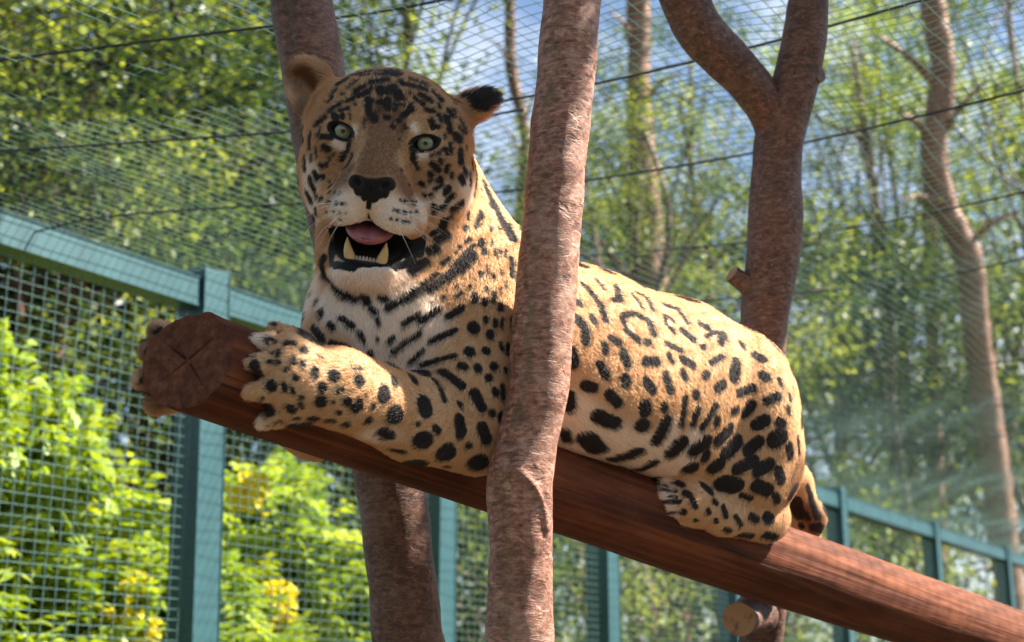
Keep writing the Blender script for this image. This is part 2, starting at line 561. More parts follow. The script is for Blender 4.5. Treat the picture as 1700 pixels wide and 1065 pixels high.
# sawn face with two drying cracks cut into it
rim = Vs[:SEG]
cen = rim.mean(0)
fn = -AX
rr_ = np.linspace(0.0, 1.0, 26)
EV = []
for q in rr_:
    P = cen + (rim - cen) * q
    dep = np.zeros(SEG)
    for ang, wdt, lo in ((0.75, 0.10, 0.0), (2.55, 0.12, 0.05), (3.9, 0.08, 0.0), (5.4, 0.09, 0.1)):
        da = np.abs((th - ang + np.pi) % (2 * np.pi) - np.pi)
        dep += 0.007 * np.exp(-(da * max(q, 0.06) / 0.020) ** 2) * (q > lo) * np.clip(1.15 - q, 0, 1) * (1 if q < 0.93 else 0)
    P = P - fn * dep[:, None] + fn * (0.0012 * fbm3(P, 40, 9))[:, None] + fn * (0.001 if q < 0.99 else 0)
    EV.append(P)
EV = np.concatenate(EV)
i = np.arange(len(rr_) - 1)[:, None] * SEG
F = np.stack([i + j, i + SEG + j, i + SEG + j2, i + j2], -1).reshape(-1, 4)
me = mesh_np('sawn_end', EV - cen, F)
o = link('sawn_end', me, log, endm); o.location = Vector(cen - LG0)


# ------------------------------------------------------------------ trunks inside the enclosure
def trunk_mesh(name, path, seed, seg=44, step=0.012, lump=0.004, groove=None, ground_to=True, open_top=None):
    """path: (px, py, depth, radius) in the photograph; goes on to the ground below"""
    P = [np.array(W(x, y, d)) for x, y, d, r in path]
    R = [p[3] for p in path]
    if ground_to:
        d = P[-1] - P[-2]; d /= np.linalg.norm(d)
        d = d * 0.6 + np.array([0, 0, -1.0]) * 0.4
        k = (P[-1][2] + 0.08) / -d[2]
        P.append(P[-1] + d * k * 0.5); R.append(R[-1] * 1.08)
        P.append(P[-2] + d * k); R.append(R[-2] * 1.3)
    PP = catmull(np.column_stack([np.array(P), np.array(R)]), 26)
    seglen = np.linalg.norm(np.diff(PP[:, :3], axis=0), axis=1)
    cum = np.concatenate([[0], np.cumsum(seglen)])
    n = int(cum[-1] / step)
    s = np.linspace(0, cum[-1], n)
    Q = np.column_stack([np.interp(s, cum, PP[:, k]) for k in range(4)])
    V, F, ring = tube_arrays(Q[:, :3], Q[:, 3], seg)
    off = fbm3(V, 9.0, seed) * lump + fbm3(V * np.array([1, 1, 0.5]), 45.0, seed + 1) * lump * 0.16
    if groove is not None:
        g = np.array(groove, dtype=float); g /= np.linalg.norm(g)
        off -= 0.013 * np.exp(-((ring @ g - 1) / 0.035) ** 2) + 0.0
    V = V + ring * off[:, None]
    return V, F, Q


def stub(name, base, direc, length, r, mat, face_mat, root, seed):
    base, direc = np.array(base), np.array(direc, dtype=float); direc /= np.linalg.norm(direc)
    L = np.linspace(-0.02, length, 14)
    rad = r * (1 + 0.35 * np.exp(-np.maximum(L, 0) / 0.02))
    V, F, ring = tube_arrays(base + L[:, None] * direc, rad, 26)
    V = V + ring * (fbm3(V, 60 if r < 0.006 else 30, seed) * r * (0.35 if r < 0.006 else 0.07))[:, None]
    o = link(name, mesh_np(name, V - np.array(root.location), F), root, mat)
    rimv = V[-26:]; c = rimv.mean(0)
    EV = np.concatenate([c + (rimv - c) * q for q in (1.0, 0.66, 0.33, 0.02)])
    i = np.arange(3)[:, None] * 26; jj = np.arange(26)[None]; j2_ = (jj + 1) % 26
    EF = np.stack([i + jj, i + jj + 26, i + 26 + j2_, i + j2_], -1).reshape(-1, 4)[:, ::-1]
    f = link('cut_face', mesh_np('cut_face', EV - c, EF), o, face_mat)
    f.location = Vector(c - np.array(root.location))
    return o


cutm, nt, b = new_mat('fresh_cut_wood')
tc = N(nt, 'ShaderNodeTexCoord').outputs['Object']
ln = N(nt, 'ShaderNodeVectorMath', operation='LENGTH'); nt.links.new(tc, ln.inputs[0])
rg = math_n(nt, 'SINE', math_n(nt, 'MULTIPLY', math_n(nt, 'ADD', ln.outputs['Value'], math_n(nt, 'MULTIPLY', noise_tex(nt, tc, 40, 3), 0.006)), 1300))
c = mixc(nt, math_n(nt, 'MULTIPLY', rg, 0.3), (0.42, 0.25, 0.13), (0.28, 0.15, 0.075))
c = mixc(nt, ramp(nt, noise_tex(nt, tc, 70, 4), [(0.55, (0, 0, 0)), (0.7, (1, 1, 1))]), c, (0.22, 0.12, 0.07))
nt.links.new(c, b.inputs['Base Color']); b.inputs['Roughness'].default_value = 0.8

# the slender trunk in front of the jaguar
tA = empty('bare_trunk', (0, 0, 0))
V, F, Q = trunk_mesh('trunk', [(958, -130, 1.925, 0.0393), (949, 0, 1.915, 0.0396), (933, 180, 1.90, 0.0400), (917, 340, 1.885, 0.0402), (905, 500, 1.875, 0.0405), (893, 640, 1.868, 0.0411), (876, 740, 1.865, 0.0430),
                               (863, 800, 1.865, 0.0454), (862, 880, 1.865, 0.0440), (863, 980, 1.865, 0.0435), (864, 1065, 1.865, 0.0440), (866, 1160, 1.865, 0.0445)], 21, seg=110, step=0.0055)
tA.location = Vector(Q[-1, :3])
V0 = np.array(tA.location)
# swollen knot where a side branch was cut, and the raised bark arch running from it
nrm = V - np.array([np.interp(V[:, 2], Q[::-1, 2], Q[::-1, k]) for k in range(3)]).T
nrm[:, 2] = 0
nrm /= np.linalg.norm(nrm, axis=1)[:, None] + 1e-9
cc_ = (V - EYE_N) @ CR
vpx = 850 + FPX * cc_[:, 0] / -cc_[:, 2]; vpy = 532.5 - FPX * cc_[:, 1] / -cc_[:, 2]
front = np.clip(-nrm[:, 1] * 3, 0, 1)
arch = catmull([np.array(q, dtype=float) for q in ((826, 806), (828, 790), (842, 781), (862, 786), (884, 806), (900, 838), (908, 880))], 10)
da = np.min(np.hypot(vpx[:, None] - arch[None, :, 0], vpy[:, None] - arch[None, :, 1]), axis=1) if False else np.full(len(V), 99.0)
near = np.where((vpx > 800) & (vpx < 930) & (vpy > 760) & (vpy < 910))[0]
da[near] = np.min(np.hypot(vpx[near][:, None] - arch[None, :, 0], vpy[near][:, None] - arch[None, :, 1]), axis=1)
dk = np.hypot(vpx - 846, (vpy - 800) * 0.8)
V = V + nrm * (front * (0.0048 * np.exp(-(da / 4.0) ** 2) - 0.0030 * np.exp(-((dk) / 13) ** 2) + 0.006 * np.exp(-((vpy - 800) / 60) ** 2) * np.exp(-((vpx - 850) / 40) ** 2)))[:, None]
link('trunk', mesh_np('trunk', V - V0, F), tA, M_trunkA)
tag(tA, 'slender bare reddish trunk with a cut knot rising in front of the jaguar', 'tree trunk', 'bare trunks inside the enclosure')
stub('cut_knot', W(842, 806, 1.828), np.array(W(834, 812, 1.74)) - np.array(W(842, 806, 1.828)), 0.009, 0.0045, M_trunkA, cutm, tA, 5)

# the grooved trunk behind the head
tB = empty('bare_trunk', (0, 0, 0))
V, F, Q = trunk_mesh('trunk', [(484, -130, 2.36, 0.051), (500, 0, 2.35, 0.052), (527, 160, 2.34, 0.0525), (552, 300, 2.33, 0.0525), (580, 450, 2.32, 0.053), (612, 620, 2.31, 0.055), (642, 780, 2.31, 0.0585),
                               (662, 920, 2.32, 0.0575), (678, 1065, 2.33, 0.0580), (690, 1170, 2.34, 0.059)], 33, groove=np.array([-0.45, -0.9, 0]), lump=0.005)
tB.location = Vector(Q[-1, :3])
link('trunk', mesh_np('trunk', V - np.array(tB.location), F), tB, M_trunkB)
tag(tB, 'leaning grooved trunk passing behind the jaguar head and under the log', 'tree trunk', 'bare trunks inside the enclosure')

# the forked trunk behind the hindquarters
tC = empty('forked_trunk', (0, 0, 0))
V, F, Q = trunk_mesh('trunk', [(1352, -110, 2.58, 0.034), (1342, 0, 2.58, 0.036), (1330, 90, 2.585, 0.039), (1306, 180, 2.59, 0.046), (1292, 260, 2.60, 0.0485), (1288, 360, 2.60, 0.0475), (1281, 450, 2.60, 0.0470), (1268, 540, 2.60, 0.0445),
                               (1266, 640, 2.61, 0.044), (1270, 800, 2.62, 0.044), (1268, 960, 2.63, 0.042), (1264, 1065, 2.64, 0.042), (1262, 1170, 2.65, 0.043)], 47, lump=0.006)
tC.location = Vector(Q[-1, :3]); C0 = np.array(tC.location)
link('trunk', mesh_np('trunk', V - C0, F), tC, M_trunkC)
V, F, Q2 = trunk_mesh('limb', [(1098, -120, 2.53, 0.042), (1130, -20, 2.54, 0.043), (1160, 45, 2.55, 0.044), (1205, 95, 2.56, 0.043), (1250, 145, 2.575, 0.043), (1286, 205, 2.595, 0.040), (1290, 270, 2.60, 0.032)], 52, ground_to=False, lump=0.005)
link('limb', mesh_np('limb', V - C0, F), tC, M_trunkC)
stub('branch_stub', W(1345, 132, 2.585), np.array(W(1366, 122, 2.56)) - np.array(W(1345, 132, 2.585)), 0.026, 0.0125, M_trunkC, M_trunkC, tC, 7)
stub('branch_stub', W(1246, 478, 2.59), np.array(W(1212, 452, 2.58)) - np.array(W(1246, 478, 2.59)), 0.046, 0.0155, M_trunkC, cutm, tC, 8)
stub('branch_stub', W(1252, 1020, 2.60), np.array(W(1212, 1033, 2.46)) - np.array(W(1252, 1020, 2.60)), 0.10, 0.0305, M_trunkC, cutm, tC, 9)
tag(tC, 'dark forked trunk with sawn stubs standing behind the jaguar hindquarters', 'tree trunk', 'bare trunks inside the enclosure')

# thin dry stem beside the grooved trunk
ds = empty('dry_stem', W(740, 1120, 2.22))
P = catmull([np.array(W(x, y, 2.22)) for x, y in ((714, 946), (722, 1000), (732, 1060), (741, 1130))], 8)
d0 = np.array([P[-1][0], P[-1][1], -0.03])
P = np.vstack([P, (P[-1] + d0) / 2, d0])
v, f, _ = tube_arrays(P, np.linspace(0.0015, 0.004, len(P)), 8)
ds.location = Vector(d0)
link('stem', mesh_np('stem', v - d0, f), ds, M_pine)
tag(ds, 'thin dry reddish stem standing beside the grooved trunk', 'twig')
# ------------------------------------------------------------------ foliage
def leaf_cloud(name, n_cl, per, radii, leaf, seed, spread=0.45, flat=0.55, narrow=0.42, shell=0.5, droop=0.3):
    rng = np.random.default_rng(seed)
    d = rng.normal(size=(n_cl, 3)); d /= np.linalg.norm(d, axis=1)[:, None]
    rr = rng.random(n_cl) ** (1 / 3) * (1 - shell) + shell * rng.uniform(0.75, 1.0, n_cl)
    C = d * rr[:, None] * np.array(radii)
    cs = rng.uniform(0.5, 1.3, n_cl) * spread
    n = n_cl * per
    ci = np.repeat(np.arange(n_cl), per)
    off = rng.normal(size=(n, 3)) * cs[ci][:, None] * 0.5
    off[:, 2] *= flat
    P = C[ci] + off
    # leaf frame
    out = off / (np.linalg.norm(off, axis=1)[:, None] + 1e-9)
    ax = out + rng.normal(size=(n, 3)) * 0.6; ax[:, 2] -= droop
    ax /= np.linalg.norm(ax, axis=1)[:, None]
    nr = rng.normal(size=(n, 3)) * 0.55 + np.array([0.1, 0, 1.0])
    sd = np.cross(ax, nr); sd /= np.linalg.norm(sd, axis=1)[:, None] + 1e-9
    up = np.cross(sd, ax)
    L = leaf * rng.uniform(0.6, 1.3, n)[:, None]
    w = L * narrow
    V = np.stack([P, P + ax * L * 0.5 + sd * w * 0.5 + up * L * 0.06, P + ax * L - up * L * 0.08, P + ax * L * 0.5 - sd * w * 0.5 + up * L * 0.06], 1).reshape(-1, 3)
    F = np.arange(n * 4).reshape(-1, 4)
    me = mesh_np(name, V, F)
    tone = np.clip(rng.normal(0.45, 0.3, n_cl)[ci] + rng.normal(0, 0.17, n), 0, 1)
    a = me.attributes.new('tone', 'FLOAT', 'FACE'); a.data.foreach_set('value', tone.astype(np.float32))
    return me, C


CROWNS = []
for k, (ncl, per, leaf, mat) in enumerate(((120, 95, 0.095, M_leafA), (100, 100, 0.11, M_leafB), (70, 90, 0.10, M_leafA), (60, 85, 0.10, M_leafC), (62, 80, 0.095, M_leafA))):
    me, C = leaf_cloud('crown', ncl, per, (2.0, 2.0, 1.7), leaf, 100 + k, 0.62, 0.5)
    me.materials.append(mat)
    CROWNS.append((me, C))


def limbs_mesh(name, base, top, r0, tips, seed, bends=0.12, lo=0.5):
    rng = np.random.default_rng(seed)
    base, top = np.array(base, dtype=float), np.array(top, dtype=float)
    n = 7
    P = np.array([base + (top - base) * t for t in np.linspace(0, 1, n)])
    P[1:-1, :2] += rng.normal(size=(n - 2, 2)) * bends
    Q = catmull(P, 7)
    rad = np.interp(np.linspace(0, 1, len(Q)), [0, 0.06, 1], [r0 * 1.35, r0, r0 * 0.45])
    parts = [tube_arrays(Q, rad, 10)[:2]]
    for tip in tips:
        k = rng.integers(int(len(Q) * lo), len(Q) - 1)
        a = Q[k]; tip = np.array(tip)
        mid = (a + tip) / 2 + rng.normal(size=3) * 0.12; mid[2] += 0.1
        br = catmull([a, mid, tip], 7)
        parts.append(tube_arrays(br, np.linspace(rad[k] * 0.55, 0.012, len(br)), 6)[:2])
    V, F = join_arrays(parts)
    return mesh_np(name, V, F)


def tree(px, py, d, scale, kind, label, seed, rz=0.0, squash=1.0, bark=None, trunk_r=0.11):
    c = np.array(W(px, py, d))
    base = np.array([c[0] + 0.25 * math.sin(seed), c[1] + 0.2 * math.cos(seed * 2.1), -0.05])
    root = empty('leafy_tree', base)
    me, C = CROWNS[kind]
    R = np.array([[math.cos(rz), -math.sin(rz), 0], [math.sin(rz), math.cos(rz), 0], [0, 0, 1]])
    cr = link('crown', me, root, None, smooth=False)
    cr.location = Vector(c - base); cr.rotation_euler = (0, 0, rz); cr.scale = (scale, scale, scale * squash)
    rng = np.random.default_rng(seed)
    tips = [(R @ (C[i] * np.array([1, 1, squash])) * scale) + c - base for i in rng.choice(len(C), 12, replace=False)]
    top = c - base + np.array([0, 0, 0.9 * scale * squash])
    link('trunk', limbs_mesh('trunk', (0, 0, 0), top, trunk_r * scale * (0.55 if kind == 4 else 1.0), tips, seed), root, bark or M_trunkC)
    tag(root, label, 'tree', 'trees in the wood beyond the netting')
    return root


SPEC = [  # px, py, depth, scale, kind, what tells it apart
    (-60, 130, 9.8, 1.0, 0, 'broad leafy tree growing past the end of the fence, nearest its rail'),
    (150, 250, 10.5, 1.05, 2, 'open leafy tree over the fence rail beside the pale leaning trunk'),
    (330, 60, 12.0, 1.05, 0, 'sunlit leafy tree just beside the top of the grooved trunk'),
    (400, 330, 11.5, 0.9, 1, 'dark leafy tree in the gap between the grooved trunk and the fence post'),
    (70, 470, 9.4, 0.75, 0, 'low leafy tree right behind the tall feathery shrub outside the fence'),
    (330, 620, 10.5, 0.85, 1, 'dark low tree behind the tall green post under the sawn log end'),
    (-80, 330, 12.5, 1.2, 1, 'dark leafy tree behind the end of the fence rail'),
    (210, 110, 15, 1.3, 1, 'dark tall tree standing behind the pale leaning trunk'),
    (250, 440, 15, 1.3, 1, 'dark leafy tree low behind the fence rail and the shrubs'),
    (600, 520, 14, 0.9, 0, 'leafy tree mostly hidden behind the jaguar chest'),
    (660, -230, 14, 0.95, 4, 'thin sprays of leaves against the sky above the jaguar head'),
    (1040, 360, 14, 0.7, 2, 'small leafy tree in front of the straight reddish trunk'),
    (1066, 270, 12.2, 0.42, 2, 'small leafy spray crossing the middle of the straight reddish trunk'),
    (1150, 190, 17, 0.9, 4, 'thinly leaved tree in the crook of the forked trunk limb'),
    (1180, 480, 15, 0.9, 2, 'open leafy tree above the jaguar back beside the forked trunk'),
    (1040, 560, 19, 1.2, 1, 'dark tree farther off behind the jaguar back'),
    (1430, 360, 19, 0.8, 4, 'thinly leaved tree between the forked trunk and the crooked orange trunk'),
    (1680, 60, 18, 1.0, 4, 'thinly leaved tree top beside the crooked orange trunk with sky behind'),
    (1450, 10, 22, 1.0, 4, 'thin tree top in the sky between the fork and the crooked trunk'),
    (1710, 400, 21, 1.1, 2, 'leafy tree beyond the bare branches of the crooked orange trunk'),
    (1510, 560, 20, 1.25, 2, 'open leafy tree around the slim shaded trunk'),
    (1370, 560, 19, 1.05, 1, 'dark tree over the jaguar rump beside the forked trunk'),
    (1640, 640, 21, 1.3, 2, 'open leafy tree around the foot of the crooked orange trunk'),
    (1420, 130, 19, 0.6, 3, 'small bright lime tree top beside the forked trunk'),
    (1660, 250, 20, 0.7, 3, 'small bright lime tree top beside the crooked orange trunk'),
    (1420, 760, 24, 1.5, 1, 'dark tree low behind the netting next to the jaguar tail'),
    (1660, 860, 24, 1.5, 0, 'leafy tree low behind the far fence posts'),
    (640, 880, 9.5, 0.62, 1, 'dark small tree under the log behind the grooved trunk'),
    (790, 960, 10.5, 0.7, 0, 'small leafy tree under the log between the grooved and the slender trunk'),
    (960, 1010, 12, 0.8, 1, 'dark small tree under the log beside the slender trunk'),
    (1130, 1010, 14, 0.95, 0, 'small leafy tree under the log beside the sawn stub'),
    (1310, 980, 17, 1.1, 0, 'leafy tree behind the lower end of the log'),
    (480, 760, 10.5, 0.7, 1, 'dark small tree behind the yellow flowers and the green post')]
for i, (x, y, d, s, k, lab) in enumerate(SPEC):
    tree(x, y, d, s, k, lab, 300 + i, rz=i * 1.7, squash=0.85 + 0.3 * ((i * 7) % 5) / 4)

# unseen leaf mass added behind and beside the viewer to cut sky fill
_rng = np.random.default_rng(9)
_wc = []
for k in range(760):
    an = _rng.uniform(math.radians(150), math.radians(392))
    rr = _rng.uniform(6.5, 9.5); zz = _rng.uniform(0.3, 13.5)
    if abs(an - (2 * math.pi + SUN_AZ)) < 0.5 and zz > 6.5: continue      # gap cut so the mass leaves the sun clear
    _wc.append((rr * math.cos(an), rr * math.sin(an), zz))
_wc = np.array(_wc)
_n = len(_wc) * 60
_P = np.repeat(_wc, 60, 0) + _rng.normal(size=(_n, 3)) * 0.42
_ax = _rng.normal(size=(_n, 3)); _ax /= np.linalg.norm(_ax, axis=1)[:, None]
_sd = np.cross(_ax, _rng.normal(size=(_n, 3)) + np.array([0, 0, 1.0])); _sd /= np.linalg.norm(_sd, axis=1)[:, None]
_L = 0.17 * _rng.uniform(0.7, 1.3, _n)[:, None]
_V = np.stack([_P - _ax * _L * 0.5, _P + _sd * _L * 0.26, _P + _ax * _L * 0.5, _P - _sd * _L * 0.26], 1).reshape(-1, 3)
me = mesh_np('unseen_leaf_screen', _V, np.arange(_n * 4).reshape(-1, 4))
a_ = me.attributes.new('tone', 'FLOAT', 'FACE'); a_.data.foreach_set('value', np.clip(_rng.normal(0.4, 0.2, _n), 0, 1).astype(np.float32))
M_leafD = leaf_material('leaf_screen_dark', [(0.0, (0.02, 0.04, 0.014)), (1.0, (0.06, 0.10, 0.03))], 0.3)  # dark, so the added leaf mass bounces little light
o = link('unseen_leaf_screen', me, None, M_leafD, smooth=False)
tag(o, 'unseen leaf mass added round the visitor side to block sky light', 'wood', kind='stuff')


def pine(label, path, seed, sprays):
    """tall bare-stemmed tree; path px,py,depth,radius from the top down"""
    root = empty('tall_tree', (0, 0, 0))
    V, F, Q = trunk_mesh('trunk', path, seed, seg=18, step=0.06, lump=0.02)
    root.location = Vector(Q[-1, :3]); R0 = np.array(root.location)
    parts = [(V - R0, F)]
    for (x0, y0, x1, y1, d, r) in sprays:
        a, e = np.array(W(x0, y0, d)), np.array(W(x1, y1, d - 0.4))
        m = (a + e) / 2 + np.array([0, 0, 0.08])
        br = catmull([a, m, e], 8)
        parts.append(tuple(tube_arrays(br - R0, np.linspace(r, r * 0.3, len(br)), 8)[:2]))
    V, F = join_arrays(parts)
    link('trunk', mesh_np('trunk', V, F), root, M_pine)
    me, C = CROWNS[4]
    cr = link('crown', me, root, None, smooth=False)
    top = np.array(W(*path[0][:3]))
    cr.location = Vector(top - R0 + np.array([0, 0, 1.0])); cr.scale = (1.0, 1.0, 1.0); cr.rotation_euler = (0, 0, seed)
    tag(root, label, 'tree')
    return root


pine('tall tree with a crooked sunlit orange trunk beyond the netting', [(1535, -220, 16, 0.13), (1548, 0, 16, 0.135), (1566, 120, 16, 0.14), (1550, 250, 16, 0.15), (1572, 350, 16, 0.15), (1608, 430, 16, 0.15), (1622, 560, 16, 0.155), (1642, 700, 16, 0.16)], 3,
     [(1562, 150, 1460, 60, 16, 0.06), (1552, 240, 1500, 190, 16, 0.07), (1575, 345, 1500, 330, 16, 0.05), (1550, 250, 1640, 130, 16, 0.05), (1600, 415, 1690, 350, 16, 0.05)])
pine('tall tree with a straight reddish trunk standing behind the jaguar back', [(1058, -200, 13, 0.10), (1060, 0, 13, 0.105), (1060, 140, 13, 0.11), (1068, 300, 13, 0.13), (1080, 440, 13, 0.145), (1090, 560, 13, 0.15)], 5, [(1060, 80, 1010, 20, 13, 0.03), (1064, 180, 1130, 120, 13, 0.03)])
pine('tall tree with a thin reddish stem in the gap beside the jaguar head', [(836, -200, 15, 0.05), (845, 0, 15, 0.055), (850, 120, 15, 0.06), (872, 230, 15, 0.06), (866, 340, 15, 0.07), (870, 500, 15, 0.08)], 6, [(850, 110, 800, 60, 15, 0.02), (871, 200, 905, 140, 15, 0.02), (868, 260, 820, 200, 15, 0.018)])
pine('tall tree with a slim shaded trunk at the right of the wood', [(1538, 200, 20, 0.09), (1544, 400, 20, 0.10), (1548, 560, 20, 0.10), (1550, 700, 20, 0.11)], 8, [])
pine('tall tree with a pale leaning trunk in the wood behind the fence', [(236, -160, 13, 0.10), (248, 40, 13, 0.11), (256, 200, 13, 0.12), (250, 420, 13, 0.13)], 9, [(252, 120, 180, 40, 13, 0.04), (254, 220, 330, 160, 13, 0.03)])

# flowering shrubs just outside the fence
pet = leaf_material('yellow_petal', [(0.0, (0.74, 0.66, 0.03)), (1.0, (0.74, 0.66, 0.03))], 0.4)


def spray_mesh(name, n_stem, per, seed, height, width):
    """arching stems with pairs of narrow leaflets"""
    rng = np.random.default_rng(seed)
    LV, LT, st = [], [], []
    for k in range(n_stem):
        a = rng.uniform(0, 2 * np.pi); rad = width * math.sqrt(rng.random())
        h = height * rng.uniform(0.45, 1.0) * (1 - 0.35 * (rad / width) ** 2)
        base = np.array([0.25 * rad * math.cos(a), 0.25 * rad * math.sin(a), 0.0])
        tip = np.array([rad * math.cos(a), rad * math.sin(a), h])
        mid = base * 0.4 + tip * 0.6 + np.array([0, 0, 0.15 * h])
        Q = catmull([base, mid, tip + np.array([math.cos(a), math.sin(a), -0.25]) * 0.08], 12)
        st.append(tube_arrays(Q, np.linspace(0.010, 0.002, len(Q)), 5)[:2])
        tone0 = rng.normal(0.5, 0.18)
        m = per
        # leaf stalks from the upper part of the stem; each stalk carries leaflets
        ts = rng.uniform(0.25, 1.0, m)
        for t in ts:
            p = Q[min(int(t * (len(Q) - 1)), len(Q) - 1)]
            ang = rng.uniform(0, 2 * np.pi)
            dr = np.array([math.cos(ang), math.sin(ang), rng.uniform(-0.9, 1.2)]); dr /= np.linalg.norm(dr)
            sl = rng.uniform(0.07, 0.15)
            sd = np.cross(dr, (0, 0, 1.0)); sd /= np.linalg.norm(sd)
            up = np.cross(sd, dr)
            tn = np.clip(tone0 + rng.normal(0, 0.15), 0, 1)
            for q in range(4):
                f = (q + 1) / 4
                o = p + dr * sl * f - up * 0.012 * f * f
                for s in (-1, 1):
                    ad = sd * s * 0.85 + dr * 0.55 - up * 0.25 + rng.normal(size=3) * 0.15; ad /= np.linalg.norm(ad)
                    l = rng.uniform(0.05, 0.085); w = l * 0.22
                    nn = np.cross(ad, up); nn /= np.linalg.norm(nn)
                    LV.append((o, o + ad * l * 0.45 + nn * w, o + ad * l - up * l * 0.12, o + ad * l * 0.45 - nn * w)); LT.append(np.clip(tn + rng.normal(0, 0.08), 0, 1))
    V = np.array(LV).reshape(-1, 3)
    me = mesh_np(name, V, np.arange(len(V)).reshape(-1, 4))
    a_ = me.attributes.new('tone', 'FLOAT', 'FACE'); a_.data.foreach_set('value', np.array(LT, dtype=np.float32))
    me.materials.append(M_leafC)
    sm = mesh_np('stems', *join_arrays(st))
    return me, sm


SHRUBS = [spray_mesh('foliage', 110, 38, 900 + k, 1.0, 0.62) for k in range(2)]


def flower_cluster_mesh(seed):
    rng = np.random.default_rng(seed)
    V, F = [], []
    for k in range(34):
        c = rng.normal(size=3) * np.array([0.030, 0.030, 0.026])
        d = c / (np.linalg.norm(c) + 1e-6) + np.array([0, 0, -0.1]) + rng.normal(size=3) * 0.3; d /= np.linalg.norm(d)
        u = np.cross(d, (0.3, 0.2, 0.9)); u /= np.linalg.norm(u); w = np.cross(d, u)
        o = len(V)
        for (s, r) in ((0.0, 0.004), (0.022, 0.007), (0.034, 0.012), (0.040, 0.022)):
            for j in range(10):
                an = 2 * math.pi * j / 10
                rr = r * (1.0 if s < 0.039 else (1.15 if j % 2 else 0.8))
                V.append(c + d * s + (u * math.cos(an) + w * math.sin(an)) * rr)
        for i in range(3):
            for j in range(10):
                F.append((o + i * 10 + j, o + i * 10 + (j + 1) % 10, o + i * 10 + 10 + (j + 1) % 10, o + i * 10 + 10 + j))
    return mesh_np('flower_cluster', np.array(V), np.array(F))


FLW = [flower_cluster_mesh(40 + k) for k in range(2)]
for m_ in FLW: m_.materials.append(pet)


def shrub(name, px, py, d, height, width, seed, label, flowers=(), group='yellow flowering shrubs outside the fence', low=0.0):
    top = np.array(W(px, py, d))
    base = np.array([top[0], top[1], -0.05])
    root = empty(name, base)
    me, sm = SHRUBS[seed % 2]
    z0 = top[2] - height
    for nm, m_, mt in (('foliage', me, None), ('stems', sm, M_trunkC)):
        o = link(nm, m_, root, mt, smooth=False)
        o.location = Vector((0, 0, z0 - base[2])); o.scale = (width / 0.62, width / 0.62, height); o.rotation_euler = (0, 0, seed * 1.3)
    v, f, _ = tube_arrays(catmull([np.array([0, 0, 0]), np.array([0.05, 0.03, (z0 - base[2]) * 0.5]), np.array([0, 0, z0 - base[2] + 0.1])], 6), np.linspace(0.03, 0.018, 13), 8)
    link('main_stem', mesh_np('main_stem', v, f), root, M_trunkC)
    for k, (fx, fy, fd, sc) in enumerate(flowers):
        o = link('flower_cluster', FLW[k % 2], root, None)
        o.location = Vector(np.array(W(fx, fy, fd)) - base); o.scale = (sc * 0.8, sc * 0.8, sc * 0.8); o.rotation_euler = (0, 0, k * 2.0)
    tag(root, label, 'shrub', group)
    return root


shrub('flowering_shrub', 190, 765, 5.75, 1.25, 0.62, 1, 'lime green feathery shrub with yellow flowers behind the wire mesh left of the post', [(200, 1018, 4.95, 1.1), (222, 968, 5.0, 0.8), (235, 1056, 4.95, 1.0), (190, 1040, 5.0, 0.8)])
shrub('flowering_shrub', 15, 540, 5.4, 1.45, 0.42, 2, 'tall lime green feathery shrub behind the wire mesh at the end of the fence')
shrub('flowering_shrub', 440, 735, 6.5, 1.3, 0.55, 3, 'lime green feathery shrub with yellow flower clusters right of the corner post', [(408, 816, 5.65, 1.3), (418, 806, 5.7, 1.0), (457, 1008, 5.7, 1.3), (462, 985, 5.65, 1.0), (445, 1030, 5.7, 1.0), (452, 1045, 5.7, 0.8)])
shrub('flowering_shrub', 545, 905, 6.7, 0.95, 0.5, 4, 'low lime green feathery shrub between the post and the grooved trunk')
shrub('flowering_shrub', 290, 850, 6.5, 1.1, 0.65, 6, 'bushy lime green feathery shrub hidden partly by the tall green post')
shrub('flowering_shrub', 30, 900, 5.1, 1.1, 0.6, 7, 'low lime green feathery shrub at the foot of the fence mesh end')
shrub('flowering_shrub', 250, 880, 5.6, 1.0, 0.6, 8, 'low lime green feathery shrub right beside the tall green post')
shrub('flowering_shrub', 80, 790, 5.2, 1.2, 0.6, 5, 'dense lime green feathery shrub pressed close against the wire mesh')
# ------------------------------------------------------------------ the broad-leaved tree beside the enclosure whose boughs shade the head and the upper trunks
_S = np.array(SUN_DIR)
_E1 = np.cross((0, 0, 1.0), _S); _E1 /= np.linalg.norm(_E1)
_E2 = np.cross(_S, _E1)
_rng = np.random.default_rng(77)
_cl = []
# boughs hang where their shadow lies on the head and the upper trunks but leaves the shoulders and back in the sun
_shade = [(x, y, 1.80) for x in range(580, 690, 22) for y in range(240, 420, 22)] + [(x, y, 1.82) for x in range(580, 720, 24) for y in range(400, 490, 24)] + [(x, y, 1.88) for x in range(500, 790, 24) for y in range(120, 420, 24)] + [(x, y, 1.98) for x in (520, 600, 680, 760) for y in (115, 150, 200)] + [(490, 120, 1.95), (510, 170, 1.95), (820, 160, 1.97), (800, 190, 1.97)]
_shade += [(x, y, 1.91) for y in range(-60, 215, 22) for x in (912 - y // 12 + 20, 960 - y // 10)]
_shade += [(500 + y * 0.18 + dx, y, 2.31) for y in range(-60, 420, 26) for dx in (-40, 0, 40)]
_shade += [(1335 - y * 0.13 + dx, y, 2.56) for y in range(-60, 560, 26) for dx in (-30, 20)] + [(1120 + k * 22, 10 + k * 22, 2.53) for k in range(8)]
